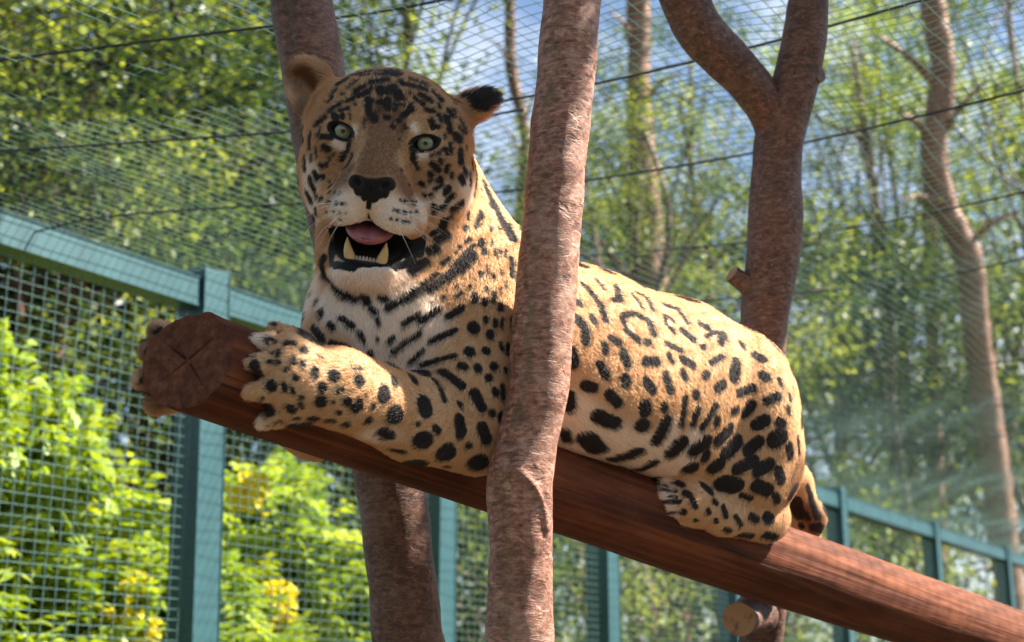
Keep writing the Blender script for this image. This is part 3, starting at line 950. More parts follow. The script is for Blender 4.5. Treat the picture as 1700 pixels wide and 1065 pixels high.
_lit = [(800, 400, 2.03), (850, 440, 2.0), (830, 520, 1.93), (760, 560, 1.88), (790, 660, 1.85), (860, 600, 1.9), (880, 700, 1.88), (895, 520, 1.9), (980, 470, 2.1), (1050, 480, 2.17), (1100, 510, 2.2),
        (1150, 530, 2.26), (1220, 560, 2.28), (1290, 620, 2.28), (1000, 600, 2.03), (1400, 930, 2.45), (700, 640, 1.83), (560, 600, 1.78), (340, 540, 1.72)]
_el = np.array([(np.array(W(*q)) @ _E1, np.array(W(*q)) @ _E2) for q in _lit])
for q in _shade:
    w_ = np.array(W(*q)); e = np.array([w_ @ _E1, w_ @ _E2])
    if np.min(np.hypot(*(_el - e).T)) < 0.075: continue
    if _cl and np.min(np.hypot(np.array(_cl)[:, 0] - e[0], np.array(_cl)[:, 1] - e[1])) < 0.05: continue
    _cl.append((e[0], e[1], 0.06))
for k in range(150):
    _cl.append((_rng.uniform(0.2, 3.9), max(q[1] for q in _cl[:1] + [(0, 2.55)]) + 0.5 + 1.5 * _rng.random() ** 1.2, 0.16))
_C, _R = [], []
for e1, e2, r in _cl:
    _C.append(_E1 * e1 + _E2 * e2 + _S * (4.4 + _rng.normal() * 0.3)); _R.append(r)
_C = np.array(_C); _R = np.array(_R)
sh_base = np.array([4.1, 2.8, -0.05])
per = 62
n = len(_C) * per
ci = np.repeat(np.arange(len(_C)), per)
P = _C[ci] + np.clip(_rng.normal(size=(n, 3)), -1.5, 1.5) * (_R[ci] * 0.62)[:, None]
ax = _rng.normal(size=(n, 3)); ax[:, 2] -= 0.3; ax /= np.linalg.norm(ax, axis=1)[:, None]
nr = _rng.normal(size=(n, 3)) * 0.5 + np.array([0.3, -0.1, 0.8])
sd = np.cross(ax, nr); sd /= np.linalg.norm(sd, axis=1)[:, None]
L = 0.075 * _rng.uniform(0.7, 1.25, n)[:, None]; w = L * 0.5
V = np.stack([P - ax * L * 0.5, P + sd * w * 0.5, P + ax * L * 0.5, P - sd * w * 0.5], 1).reshape(-1, 3)
me = mesh_np('crown', V - sh_base, np.arange(n * 4).reshape(-1, 4))
a_ = me.attributes.new('tone', 'FLOAT', 'FACE'); a_.data.foreach_set('value', np.clip(_rng.normal(0.5, 0.2, n), 0, 1).astype(np.float32))
shade = empty('leafy_tree', sh_base)
link('crown', me, shade, M_leafB, smooth=False)
tips = [_C[i] - sh_base for i in _rng.choice(len(_C), 26, replace=False)]
link('trunk', limbs_mesh('trunk', (0, 0, 0), _E1 * 3.3 + _E2 * 3.4 + _S * 4.4 - sh_base, 0.13, tips, 78, lo=0.86), shade, M_trunkC)
tag(shade, 'broad-leaved tree standing beside the enclosure and shading the jaguar head', 'tree')
# ------------------------------------------------------------------ jaguar: one continuous body from blended volumes
def resting(x, y, r):
    """depth at which a limb of radius r shown at x,y lies against the near side of the log"""
    d = log_depth(x)
    dy = (y - log_y(x)) * 0.945 / FPX * d
    q = (log_r(x) + r) ** 2 - dy * dy
    return d - math.sqrt(max(q, 0.0004))


PR = []          # primitives: (function data, blend radius)


def cap(a, b, ra, rb, k=0.02): PR.append(('c', np.array(a), np.array(b), ra, rb, k))


def ell(c, r, R=None, k=0.02): PR.append(('e', np.array(c), np.array(r, dtype=float), np.eye(3) if R is None else R, 0, k))


def rotz(deg):
    a = math.radians(deg); c, s = math.cos(a), math.sin(a)
    return np.array([[c, -s, 0], [s, c, 0], [0, 0, 1.0]])


def roty(deg):
    a = math.radians(deg); c, s = math.cos(a), math.sin(a)
    return np.array([[c, 0, s], [0, 1, 0], [-s, 0, c]])


def rotx(deg):
    a = math.radians(deg); c, s = math.cos(a), math.sin(a)
    return np.array([[1, 0, 0], [0, c, -s], [0, s, c]])


# body axis runs with the log: right and away
BODY_R = roty(-38)        # local x along the body
# torso
cap(K(800, 540, 2.05), K(960, 592, 2.15), 0.135, 0.131, 0.03)
cap(K(960, 592, 2.15), K(1110, 640, 2.27), 0.131, 0.137, 0.03)
cap(K(1110, 640, 2.27), K(1205, 672, 2.36), 0.135, 0.118, 0.03)
cap(K(960, 640, 2.10), K(1100, 690, 2.20), 0.085, 0.085, 0.05)          # belly
# chest and throat
ell(K(655, 545, 1.985), (0.118, 0.122, 0.115), None, 0.04)
ell(K(585, 560, 1.95), (0.066, 0.085, 0.07), None, 0.03)
ell(K(735, 500, 2.03), (0.125, 0.13, 0.12), None, 0.05)
# neck
cap(K(672, 290, 2.03), K(706, 430, 2.05), 0.094, 0.118, 0.04)
ell(K(636, 465, 1.985), (0.084, 0.085, 0.075), None, 0.04)
cap(K(706, 300, 2.06), K(782, 450, 2.07), 0.072, 0.085, 0.03)
# scapula, shoulder, near upper arm
ell(K(838, 470, 2.02), (0.046, 0.075, 0.05), rotz(-6), 0.025)
cap(K(795, 560, 1.965), K(790, 690, 1.925), 0.082, 0.062, 0.03)
ell(K(770, 650, 1.91), (0.062, 0.075, 0.05), None, 0.025)
# elbow and forearm along the log
cap(K(790, 733, 1.918), K(690, 694, 1.862), 0.0455, 0.054, 0.022)
cap(K(690, 694, 1.862), K(560, 643, resting(560, 643, 0.047)), 0.054, 0.0475, 0.02)
cap(K(560, 643, resting(560, 643, 0.047)), K(505, 634, resting(505, 634, 0.042)), 0.0475, 0.043, 0.015)
# forepaw
ell(K(490, 627, resting(490, 627, 0.03)), (0.040, 0.060, 0.033), roty(-14), 0.014)
for (x0, y0, x1, y1, r) in ((486, 574, 426, 566, 0.0122), (474, 606, 415, 604, 0.0132), (476, 644, 414, 651, 0.0136), (492, 680, 438, 700, 0.0128)):
    xm, ym = x0 * 0.45 + x1 * 0.55, y0 * 0.45 + y1 * 0.55
    cap(K(x0, y0, resting(x0, y0, r + .012)), K(xm, ym, resting(xm, ym, r + 0.009)), r * 0.95, r * 1.08, 0.0045)
    cap(K(xm, ym, resting(xm, ym, r + 0.009)), K(x1, y1, resting(x1, y1, r * 0.5)), r * 1.08, r * 0.72, 0.004)
cap(K(505, 566, resting(505, 566, .02)), K(456, 546, resting(456, 546, .012)), 0.013, 0.010, 0.008)   # dew claw pad
# far foreleg behind the log
cap(K(600, 590, 2.06), K(625, 690, 2.09), 0.075, 0.055, 0.03)
cap(K(625, 680, 2.09), K(525, 704, 2.03), 0.055, 0.047, 0.025)
cap(K(525, 704, 2.03), K(345, 626, 1.895), 0.047, 0.038, 0.02)
ell(K(308, 614, 1.868), (0.040, 0.053, 0.030), roty(-35), 0.02)
for (x0, y0, x1, y1, r) in ((305, 562, 264, 550, 0.0150), (295, 592, 251, 582, 0.0165), (290, 628, 243, 630, 0.0170), (297, 662, 258, 670, 0.0155)):
    cap(K(x0, y0, 1.855), K(x1, y1, 1.815), r, r, 0.007)
# haunch
HR = roty(-30)
ell(K(1228, 678, 2.275), (0.096, 0.132, 0.088), rotz(8) @ HR, 0.014)
ell(K(1262, 760, 2.30), (0.070, 0.092, 0.072), HR, 0.03)
cap(K(1150, 735, 2.205), K(1245, 790, 2.27), 0.058, 0.062, 0.02)      # knee and shin folded forward
ell(K(1215, 622, 2.34), (0.085, 0.072, 0.09), None, 0.03)
ell(K(1180, 690, 2.46), (0.10, 0.12, 0.09), None, 0.03)               # far haunch
cap(K(1120, 790, 2.42), K(1230, 850, 2.50), 0.04, 0.045, 0.03)        # far hind foot
# hind foot
hx = ((1268, 858, .040), (1195, 848, .038), (1128, 826, .036))
cap(K(1268, 858, resting(1268, 858, .040)), K(1195, 846, resting(1195, 846, .038)), 0.042, 0.038, 0.012)
cap(K(1195, 846, resting(1195, 846, .038)), K(1140, 826, resting(1140, 826, .035)), 0.038, 0.036, 0.010)
for (x0, y0, x1, y1, r) in ((1150, 806, 1106, 804, 0.0140), (1146, 826, 1103, 822, 0.0150), (1150, 846, 1112, 840, 0.0150), (1162, 864, 1130, 860, 0.0130)):
    cap(K(x0, y0, resting(x0, y0, r + .016)), K(x1, y1, resting(x1, y1, r + .004)), r * 0.95, r * 0.92, 0.004)
# tail
tl = [(1270, 720, 2.45, .038), (1318, 800, 2.53, .028), (1345, 858, 2.57, .025), (1330, 905, 2.60, .028), (1270, 925, 2.60, .026), (1190, 905, 2.56, .024)]
for p, q in zip(tl[:-1], tl[1:]):
    cap(K(*p[:3]), K(*q[:3]), p[3], q[3], 0.02)

# head: own frame, centimetres (x to the viewer's right, y up, z out of the face)
H_O = K(637, 227, 1.885)
_z = -H_O / np.linalg.norm(H_O)
_x = np.cross((0, 1.0, 0), _z); _x /= np.linalg.norm(_x)
H_R = np.stack([_x, np.cross(_z, _x), _z], 1) @ rotz(-7.7) @ roty(-6.0)
CM = 0.01


def H(x, y, z): return H_O + H_R @ (np.array([x, y, z], dtype=float) * CM)


def hell(c, r, R=None, k=1.5): ell(H(*c), np.array(r) * CM, H_R if R is None else H_R @ R, k * CM)


def hcap(a, b, ra, rb, k=1.5): cap(H(*a), H(*b), ra * CM, rb * CM, k * CM)


N_BODY = len(PR)
hell((0, 1.0, -7.5), (10.2, 8.4, 8.6), None, 2.5)               # skull
hell((0, 3.6, -3.2), (8.2, 5.0, 4.0), None, 2.5)                # forehead
hell((0, -3.2, -2.8), (9.2, 7.4, 4.3), None, 2.0)               # face
for s in (-0.9, 1):
    hell((s * 7.2, -5.0, -5.2), (4.8, 6.4, 5.0), rotz(s * 8), 2.0)     # cheeks
    hell((s * 9.4, -6.0, -8.2), (3.4, 5.6, 4.0), rotz(s * -8), 2.0)    # ruff
    s = 1 if s > 0 else -1
    hell((s * 6.7, -1.9, -0.9), (2.6, 1.5, 1.7), rotz(s * 16), 1.8)    # cheekbone under the eye
    hell((s * 5.0, 1.9, -0.6), (2.7, 1.2, 1.7), rotz(s * 10), 1.6)
    hell((s * 8.3, 0.6, -5.6), (3.0, 5.2, 4.6), None, 2.0)            # temple    # brow
    hell((s * 5.6, 0.0, -0.2), (2.5, 1.9, 1.55), rotz(s * 16), 0.8)    # lids
    hell((s * 2.75, -9.7, 4.2), (2.75, 3.15, 3.0), rotz(s * 28), 0.9)  # whisker pads
    hell((s * 4.9, -9.9, 1.2), (2.3, 3.0, 3.6), rotz(s * 18), 1.4)     # lip sides
    hcap((s * (7.2 if s > 0 else 6.2), -9.0, -5.5), (s * 5.0, -16.4, -1.8), 3.6 if s > 0 else 3.3, 2.0, 2.0) # jaw
    hcap((s * 5.0, -16.4, -1.8), (s * 1.8, -18.0, 2.4), 2.0, 1.8, 1.2)
hcap((0, 1.6, -1.2), (0, -5.4, 4.6), 3.6, 2.9, 2.6)             # nose bridge
hell((0, -6.9, 3.2), (4.9, 3.6, 3.4), None, 1.8)                # muzzle root
hell((0, -6.0, 6.2), (2.95, 1.45, 1.6), None, 0.9)              # nose
hell((0, -7.9, 6.3), (1.5, 1.9, 1.35), None, 0.8)
hell((0, -18.6, 1.5), (4.3, 2.4, 3.2), None, 1.2)               # chin
# ears: shells
EAR_L = H_R @ rotz(34) @ roty(-22)
EAR_Rr = H_R @ rotz(-58) @ roty(118)
ell(H(-11.4, 4.9, -7.8), np.array((3.6, 4.7, 2.1)) * CM, EAR_L, 1.3 * CM)
ell(H(10.7, 5.7, -8.6), np.array((3.2, 4.3, 2.0)) * CM, EAR_Rr, 1.3 * CM)
N_ADD = len(PR)
# carved away
SUB = []


def sell(c, r, R, k): SUB.append(('e', np.array(c), np.array(r, dtype=float), R, 0, k))


EYE_C = [(-5.55, 0.0, -0.15), (5.55, 0.0, -0.15)]
for s in (-1, 1):
    sell(H(s * 5.6, -0.05, 1.6), np.array((1.68, 0.90, 2.4)) * CM, H_R @ rotz(s * 17), 0.25 * CM)     # eye openings
    sell(H(s * 1.75, -6.15, 7.6), np.array((0.75, 0.42, 0.9)) * CM, H_R @ rotz(s * 32), 0.3 * CM)     # nostrils
sell(H(0.1, -13.9, 2.2), np.array((5.0, 2.75, 5.4)) * CM, H_R, 0.6 * CM)      # mouth
sell(H(0, -8.6, 7.9), np.array((0.14, 2.6, 0.9)) * CM, H_R, 0.35 * CM)       # philtrum
sell(H(-11.4, 4.9, -7.8) + EAR_L @ np.array([0, 0.15, 1.7]) * CM, np.array((2.75, 3.85, 2.2)) * CM, EAR_L, 0.5 * CM)
sell(H(10.7, 5.7, -8.6) + EAR_Rr @ np.array([0, 0.3, 1.7]) * CM, np.array((2.3, 3.7, 2.1)) * CM, EAR_Rr, 0.5 * CM)


def prim_d(p, P):
    if p[0] == 'c':
        a, b, ra, rb = p[1].astype(np.float32), p[2].astype(np.float32), p[3], p[4]
        ba = b - a
        pa = P - a
        h = np.clip((pa @ ba) / float(ba @ ba), 0, 1)
        pa -= h[:, None] * ba
        return np.sqrt(np.einsum('ij,ij->i', pa, pa)) - (ra + (rb - ra) * h)
    c, r, R = p[1].astype(np.float32), p[2].astype(np.float32), p[3].astype(np.float32)
    q = (P - c) @ R
    u = q / r
    v = u / r
    k0 = np.sqrt(np.einsum('ij,ij->i', u, u))
    k1 = np.sqrt(np.einsum('ij,ij->i', v, v)) + 1e-9
    return k0 * (k0 - 1.0) / k1


def smin(a, b, k):
    h = np.maximum(k - np.abs(a - b), 0) / k
    return np.minimum(a, b) - h * h * (k * 0.25)


def smax(a, b, k): return -smin(-a, -b, k)


def sdf(P):
    d = None
    for p in PR:
        e = prim_d(p, P)
        d = e if d is None else smin(d, e, p[5])
    for p in SUB:
        d = smax(d, -prim_d(p, P), p[5])
    return d


def build_surface(h):
    lo = np.min([np.minimum(p[1], p[2] if p[0] == 'c' else p[1]) - (max(p[3], p[4]) if p[0] == 'c' else p[2].max()) for p in PR], axis=0) - 0.03
    hi = np.max([np.maximum(p[1], p[2] if p[0] == 'c' else p[1]) + (max(p[3], p[4]) if p[0] == 'c' else p[2].max()) for p in PR], axis=0) + 0.03
    B = 8
    nb = np.ceil((hi - lo) / (h * B)).astype(int)
    n = nb * B + 1
    gx, gy, gz = [np.arange(k) for k in nb]
    bc = np.stack(np.meshgrid(gx, gy, gz, indexing='ij'), -1).reshape(-1, 3)
    centers = (lo + (bc + 0.5) * h * B).astype(np.float32)
    half = h * B * 0.5 * 1.7320508 + 0.002
    dP = [prim_d(p, centers) for p in PR]
    dt = None
    for p, e in zip(PR, dP): dt = e if dt is None else smin(dt, e, p[5])
    dS = [prim_d(p, centers) for p in SUB]
    df = dt.copy()
    for p, e in zip(SUB, dS): df = smax(df, -e, p[5])
    act = np.where(np.abs(df) < half * 1.35)[0]
    off = np.stack(np.meshgrid(*[np.arange(B + 1)] * 3, indexing='ij'), -1).reshape(-1, 3)
    G = np.full(n, 0.05, dtype=np.float32)
    CH = 300
    # blocks wholly inside get a negative value
    inside = np.where(df <= -half * 1.35)[0]
    for i in inside:
        b = bc[i] * B
        G[b[0]:b[0] + B + 1, b[1]:b[1] + B + 1, b[2]:b[2] + B + 1] = -0.05
    vals = np.empty((len(act), len(off)), dtype=np.float32)
    for c0 in range(0, len(act), CH):
        ids = act[c0:c0 + CH]
        P = (lo + (bc[ids][:, None, :] * B + off[None]) * h).astype(np.float32)
        d = np.full((len(ids), len(off)), 9.0, dtype=np.float32)
        for p, e in zip(PR, dP):
            sel = np.where(e[ids] - dt[ids] < 2 * half + p[5] + 0.01)[0]
            if len(sel) == 0: continue
            v = prim_d(p, P[sel].reshape(-1, 3)).reshape(len(sel), -1)
            d[sel] = smin(d[sel], v, p[5])
        for p, e in zip(SUB, dS):
            sel = np.where(e[ids] < half * 1.5 + p[5] + 0.01)[0]
            if len(sel) == 0: continue
            v = prim_d(p, P[sel].reshape(-1, 3)).reshape(len(sel), -1)
            d[sel] = smax(d[sel], -v, p[5])
        vals[c0:c0 + len(ids)] = d
    for i, v in zip(act, vals):
        b = bc[i] * B
        G[b[0]:b[0] + B + 1, b[1]:b[1] + B + 1, b[2]:b[2] + B + 1] = v.reshape(B + 1, B + 1, B + 1)
    # surface nets
    neg = G < 0
    c = neg[:-1, :-1, :-1].astype(np.int8)
    for dx, dy, dz in [(1, 0, 0), (0, 1, 0), (0, 0, 1), (1, 1, 0), (1, 0, 1), (0, 1, 1), (1, 1, 1)]:
        c += neg[dx:n[0] - 1 + dx, dy:n[1] - 1 + dy, dz:n[2] - 1 + dz]
    cells = np.argwhere((c > 0) & (c < 8))
    idx = np.full(c.shape, -1, dtype=np.int32)
    idx[tuple(cells.T)] = np.arange(len(cells))
    acc = np.zeros((len(cells), 3), dtype=np.float64)
    cnt = np.zeros(len(cells))
    cor = [np.array((x, y, z)) for x in (0, 1) for y in (0, 1) for z in (0, 1)]
    for a in cor:
        for ax in range(3):
            if a[ax]: continue
            b = a.copy(); b[ax] = 1
            ga = G[tuple((cells + a).T)]; gb = G[tuple((cells + b).T)]
            m = (ga < 0) != (gb < 0)
            t = ga[m] / (ga[m] - gb[m])
            pt = np.tile(a.astype(float), (m.sum(), 1)); pt[:, ax] = t
            acc[m] += pt; cnt[m] += 1
    V = lo + (cells + acc / cnt[:, None]) * h
    F = []
    for ax in range(3):
        u, v = (ax + 1) % 3, (ax + 2) % 3
        s0 = [slice(1, -1)] * 3; s0[ax] = slice(0, -1)
        s1 = [slice(1, -1)] * 3; s1[ax] = slice(1, None)
        A, Bn = neg[tuple(s0)], neg[tuple(s1)]
        e = np.argwhere(A != Bn)
        o = np.ones(3, dtype=int); o[ax] = 0
        e = e + o
        eu, ev = np.zeros(3, dtype=int), np.zeros(3, dtype=int)
        eu[u] = 1; ev[v] = 1
        q = np.stack([idx[tuple((e - eu - ev).T)], idx[tuple((e - ev).T)], idx[tuple(e.T)], idx[tuple((e - eu).T)]], 1)
        fl = ~neg[tuple(e.T)]
        q[fl] = q[fl][:, ::-1]
        F.append(q)
    F = np.concatenate(F)
    F = F[(F >= 0).all(1)]
    return V, F


def smooth_mesh(V, F, it=2, lam=0.5):
    n = len(V)
    E = np.concatenate([F[:, [0, 1]], F[:, [1, 2]], F[:, [2, 3]], F[:, [3, 0]]])
    deg = np.bincount(E[:, 0], minlength=n) + np.bincount(E[:, 1], minlength=n)
    for _ in range(it):
        S = np.zeros_like(V)
        for k in range(3):
            S[:, k] = np.bincount(E[:, 0], V[E[:, 1], k], n) + np.bincount(E[:, 1], V[E[:, 0], k], n)
        V = V + lam * (S / deg[:, None] - V)
    return V


import time as _t
_t0 = _t.time()
JV, JF = build_surface(0.0032)
JV = smooth_mesh(JV, JF, 2, 0.5)
print('jaguar', len(JV), len(JF), _t.time() - _t0)
# ------------------------------------------------------------------ jaguar: coat pattern
JN = np.zeros_like(JV)
_fn = np.cross(JV[JF[:, 2]] - JV[JF[:, 0]], JV[JF[:, 3]] - JV[JF[:, 1]])
for _k in range(3):
    for _c in range(4):
        JN[:, _k] += np.bincount(JF[:, _c], _fn[:, _k], len(JV))
JN /= np.linalg.norm(JN, axis=1)[:, None] + 1e-12
JPX = 850 + FPX * JV[:, 0] / -JV[:, 2]
JPY = 532.5 - FPX * JV[:, 1] / -JV[:, 2]
BVH = BVHTree.FromPolygons(JV.tolist(), JF.tolist())


def hit(px, py):
    d = K(px, py, 1.0)
    d = Vector(d / np.linalg.norm(d))
    loc, nor, i, dist = BVH.ray_cast(Vector((0, 0, 0)), d)
    return None if loc is None else np.array(loc)


def strokes(ox, oy, sc, L):
    return [(ox + a / sc, oy + b / sc, ox + c / sc, oy + d / sc, w / sc) for a, b, c, d, w in L]


def field(L, reach, grow=1.0):
    """signed distance (m) on the surface to a set of strokes given in photograph pixels"""
    out = np.full(len(JV), 0.05)
    for x0, y0, x1, y1, w in L:
        a, b = hit(x0, y0), hit(x1, y1)
        if a is None and b is None: continue
        if a is None: a = b
        if b is None: b = a
        if abs(a[2] - b[2]) > 0.06:
            b = K(x1, y1, -a[2])
        g = grow
        if grow > 1.0 and x0 > 1080 and y0 > 690: g *= 1.2
        if grow > 1.0 and y0 < 430 and x0 < 800: g *= 1.28
        r = w * g / FPX * -a[2]
        m = w + reach / 2.0 * FPX
        sel = np.where((JPX > min(x0, x1) - m) & (JPX < max(x0, x1) + m) & (JPY > min(y0, y1) - m) & (JPY < max(y0, y1) + m)
                       & (JV[:, 2] < max(a[2], b[2]) + 0.05 + r) & (JV[:, 2] > min(a[2], b[2]) - 0.05 - r))[0]
        P = JV[sel]
        ba = b - a
        h = np.clip(((P - a) @ ba) / (ba @ ba + 1e-12), 0, 1)
        d = np.linalg.norm(P - a - h[:, None] * ba, axis=1) - r
        out[sel] = np.minimum(out[sel], d)
    return out


SPOTS_AND_SHADE = []
# flank, back and haunch
SPOTS_AND_SHADE += strokes(800, 400, 1.9717, [
    (330, 140, 385, 205, 11), (385, 205, 402, 255, 13), (310, 198, 318, 200, 13), (308, 252, 335, 280, 15), (335, 290, 338, 322, 18), (358, 248, 368, 262, 12),
    (372, 125, 397, 155, 7), (440, 150, 447, 190, 13), (425, 192, 455, 188, 9), (490, 172, 522, 215, 7), (540, 190, 556, 220, 13), (500, 165, 540, 185, 6),
    (460, 242, 495, 235, 10), (457, 248, 470, 285, 9), (470, 290, 512, 325, 10), (535, 328, 548, 331, 11), (545, 262, 560, 300, 15), (500, 238, 540, 258, 8),
    (590, 205, 640, 222, 9), (640, 225, 670, 265, 11), (596, 246, 600, 266, 11), (605, 245, 628, 262, 7), (606, 275, 630, 300, 8), (655, 292, 690, 320, 13),
    (715, 270, 740, 285, 13), (293, 360, 303, 400, 17), (420, 315, 450, 332, 11), (399, 335, 402, 360, 12), (600, 332, 652, 358, 9), (460, 365, 475, 400, 16),
    (532, 392, 573, 393, 15), (610, 372, 622, 395, 10), (655, 385, 690, 405, 13), (385, 402, 405, 440, 14), (335, 470, 365, 480, 16), (466, 448, 470, 462, 18),
    (535, 458, 558, 485, 16), (600, 440, 615, 485, 16), (655, 428, 666, 445, 13), (283, 505, 283, 540, 20), (415, 500, 445, 530, 17), (530, 540, 536, 556, 23),
    (595, 538, 598, 548, 14), (375, 570, 435, 595, 23), (518, 600, 530, 605, 22), (600, 590, 570, 650, 18), (270, 620, 275, 650, 16), (340, 642, 375, 680, 32),
    (430, 710, 500, 690, 27), (515, 745, 560, 722, 18), (700, 500, 702, 505, 15), (665, 512, 651, 600, 10), (706, 550, 690, 595, 12), (765, 537, 722, 608, 12),
    (770, 583, 768, 595, 11), (622, 688, 650, 660, 23), (700, 680, 730, 657, 22), (730, 712, 736, 695, 12), (680, 745, 690, 738, 18), (760, 740, 775, 730, 20),
    (720, 345, 725, 345, 11), (730, 312, 770, 296, 7), (780, 330, 790, 306, 15), (845, 335, 855, 345, 12), (890, 372, 920, 385, 13), (750, 397, 785, 376, 10),
    (730, 440, 736, 434, 14), (832, 402, 825, 440, 23), (770, 480, 790, 468, 15), (840, 495, 885, 480, 15), (916, 437, 930, 445, 15), (970, 450, 980, 470, 8),
    (930, 522, 970, 506, 14), (1000, 545, 1005, 560, 9), (1005, 500, 1010, 520, 6), (820, 556, 835, 550, 12), (860, 560, 880, 536, 19), (900, 600, 925, 586, 17),
    (970, 590, 985, 598, 13), (960, 648, 975, 640, 25), (775, 650, 810, 616, 19), (800, 690, 835, 655, 21), (870, 685, 905, 655, 17), (1005, 670, 1010, 700, 13),
    (1033, 640, 1038, 690, 6), (835, 745, 890, 720, 17), (905, 750, 940, 730, 19), (970, 750, 980, 780, 15), (790, 790, 830, 800, 25), (900, 800, 935, 815, 19),
    (960, 830, 970, 850, 11), (850, 830, 880, 840, 9), (790, 870, 800, 900, 8), (880, 900, 900, 910, 11), (930, 900, 945, 910, 15), (850, 960, 880, 965, 13),
    (930, 960, 960, 970, 13), (830, 900, 850, 930, 7), (640, 790, 660, 800, 8), (665, 825, 680, 830, 9), (630, 855, 650, 850, 5), (690, 845, 700, 870, 8),
    (660, 880, 665, 885, 6), (725, 800, 750, 820, 11), (740, 880, 745, 890, 7), (765, 910, 770, 920, 6), (600, 800, 612, 805, 4), (615, 835, 640, 840, 3.5),
    (700, 910, 705, 915, 5), (800, 940, 815, 950, 7), (760, 850, 770, 860, 7), (1020, 850, 1030, 890, 22), (1060, 890, 1070, 910, 6), (1100, 930, 1115, 940, 9), (1065, 800, 1088, 870, 7)])
# forepaw
SPOTS_AND_SHADE += strokes(400, 520, 4.4375, [
    (330, 222, 400, 220, 20), (466, 270, 470, 272, 31), (205, 180, 265, 210, 15), (180, 185, 205, 225, 11), (275, 290, 277, 300, 26), (205, 350, 290, 360, 18),
    (390, 330, 390, 370, 17), (455, 360, 460, 390, 17), (335, 412, 340, 414, 19), (405, 470, 412, 475, 23), (570, 310, 605, 330, 9), (548, 420, 548, 450, 30),
    (688, 455, 690, 465, 43), (600, 545, 605, 550, 35), (715, 575, 720, 572, 19), (750, 560, 752, 558, 15), (590, 645, 592, 655, 43), (780, 640, 800, 660, 28),
    (830, 690, 850, 710, 28), (875, 650, 880, 690, 26), (875, 490, 878, 500, 41), (830, 405, 900, 412, 11), (720, 730, 725, 735, 21), (685, 652, 687, 654, 12),
    (975, 680, 980, 690, 19), (925, 605, 927, 606, 10), (945, 780, 947, 785, 27), (515, 770, 560, 775, 25), (645, 788, 690, 790, 21), (780, 810, 785, 825, 27),
    (370, 700, 375, 708, 39), (395, 775, 435, 770, 15), (225, 530, 235, 535, 42), (320, 530, 325, 560, 24), (383, 560, 385, 580, 19), (450, 620, 453, 622, 19),
    (440, 660, 455, 690, 15), (100, 385, 135, 450, 44), (200, 670, 240, 680, 26), (290, 150, 292, 155, 12), (245, 75, 250, 80, 20), (60, 320, 110, 315, 9),
    (290, 785, 292, 790, 12), (250, 805, 252, 808, 10), (205, 825, 206, 826, 7), (270, 725, 285, 722, 8), (150, 640, 165, 620, 10), (415, 830, 416, 831, 8), (330, 803, 331, 804, 7)])
# forearm, elbow, upper arm
SPOTS_AND_SHADE += strokes(200, 440, 2.5, [
    (1095, 530, 1093, 540, 32), (1135, 475, 1140, 492, 17), (1208, 462, 1225, 487, 17), (1300, 475, 1345, 560, 13), (1260, 572, 1268, 602, 32), (1340, 442, 1420, 500, 17),
    (1140, 620, 1142, 625, 37), (1050, 582, 1052, 590, 10), (1235, 660, 1237, 662, 10), (1308, 675, 1320, 687, 15), (1030, 640, 1032, 645, 14), (1092, 690, 1120, 707, 25),
    (1255, 725, 1260, 730, 39), (1405, 640, 1415, 690, 27), (1350, 770, 1355, 785, 40), (1445, 745, 1450, 748, 14), (1500, 670, 1520, 722, 23), (1580, 622, 1592, 660, 17),
    (1580, 730, 1578, 762, 19), (1485, 815, 1490, 825, 40), (1130, 765, 1180, 775, 13), (1250, 830, 1360, 835, 15), (1470, 530, 1500, 590, 21), (1540, 610, 1545, 615, 15),
    (1405, 572, 1412, 580, 13), (1555, 520, 1560, 530, 15), (1585, 500, 1588, 550, 11), (1410, 415, 1430, 420, 15), (1620, 560, 1622, 600, 9)])
# chest and shoulder
SPOTS_AND_SHADE += strokes(600, 480, 5.918, [
    (30, 70, 60, 120, 38), (100, 190, 140, 220, 32), (160, 290, 165, 330, 21), (190, 70, 240, 90, 32), (155, 460, 158, 490, 14), (80, 610, 95, 640, 24),
    (270, 510, 310, 470, 25), (260, 740, 300, 750, 32), (260, 180, 340, 130, 35), (340, 130, 420, 90, 33), (420, 85, 560, 0, 42), (410, 335, 560, 245, 27),
    (580, 310, 760, 195, 31), (860, 262, 990, 182, 35), (800, 72, 830, 65, 12), (680, 125, 700, 115, 10), (930, 70, 990, 35, 19), (310, 610, 430, 520, 27),
    (430, 520, 580, 420, 25), (690, 500, 920, 400, 29), (470, 720, 610, 590, 21), (590, 740, 920, 650, 27), (1110, 60, 1120, 110, 34), (1215, 100, 1210, 140, 29),
    (1300, 50, 1295, 120, 19), (1370, 150, 1360, 190, 29), (1545, 100, 1550, 150, 25), (1490, 290, 1500, 380, 34), (1100, 372, 1105, 380, 60), (1225, 280, 1225, 310, 25),
    (1315, 300, 1315, 350, 23), (1390, 290, 1380, 360, 17), (1262, 435, 1270, 450, 42), (1370, 530, 1380, 580, 21), (1440, 540, 1435, 630, 21), (1058, 610, 1065, 612, 52),
    (1222, 600, 1230, 605, 40), (1145, 765, 1148, 780, 40), (1300, 750, 1305, 755, 44), (1530, 660, 1525, 720, 21), (1415, 780, 1418, 800, 25), (1250, 865, 1252, 870, 39),
    (960, 742, 1020, 770, 27), (1480, 850, 1480, 930, 30), (760, 800, 880, 880, 19)])
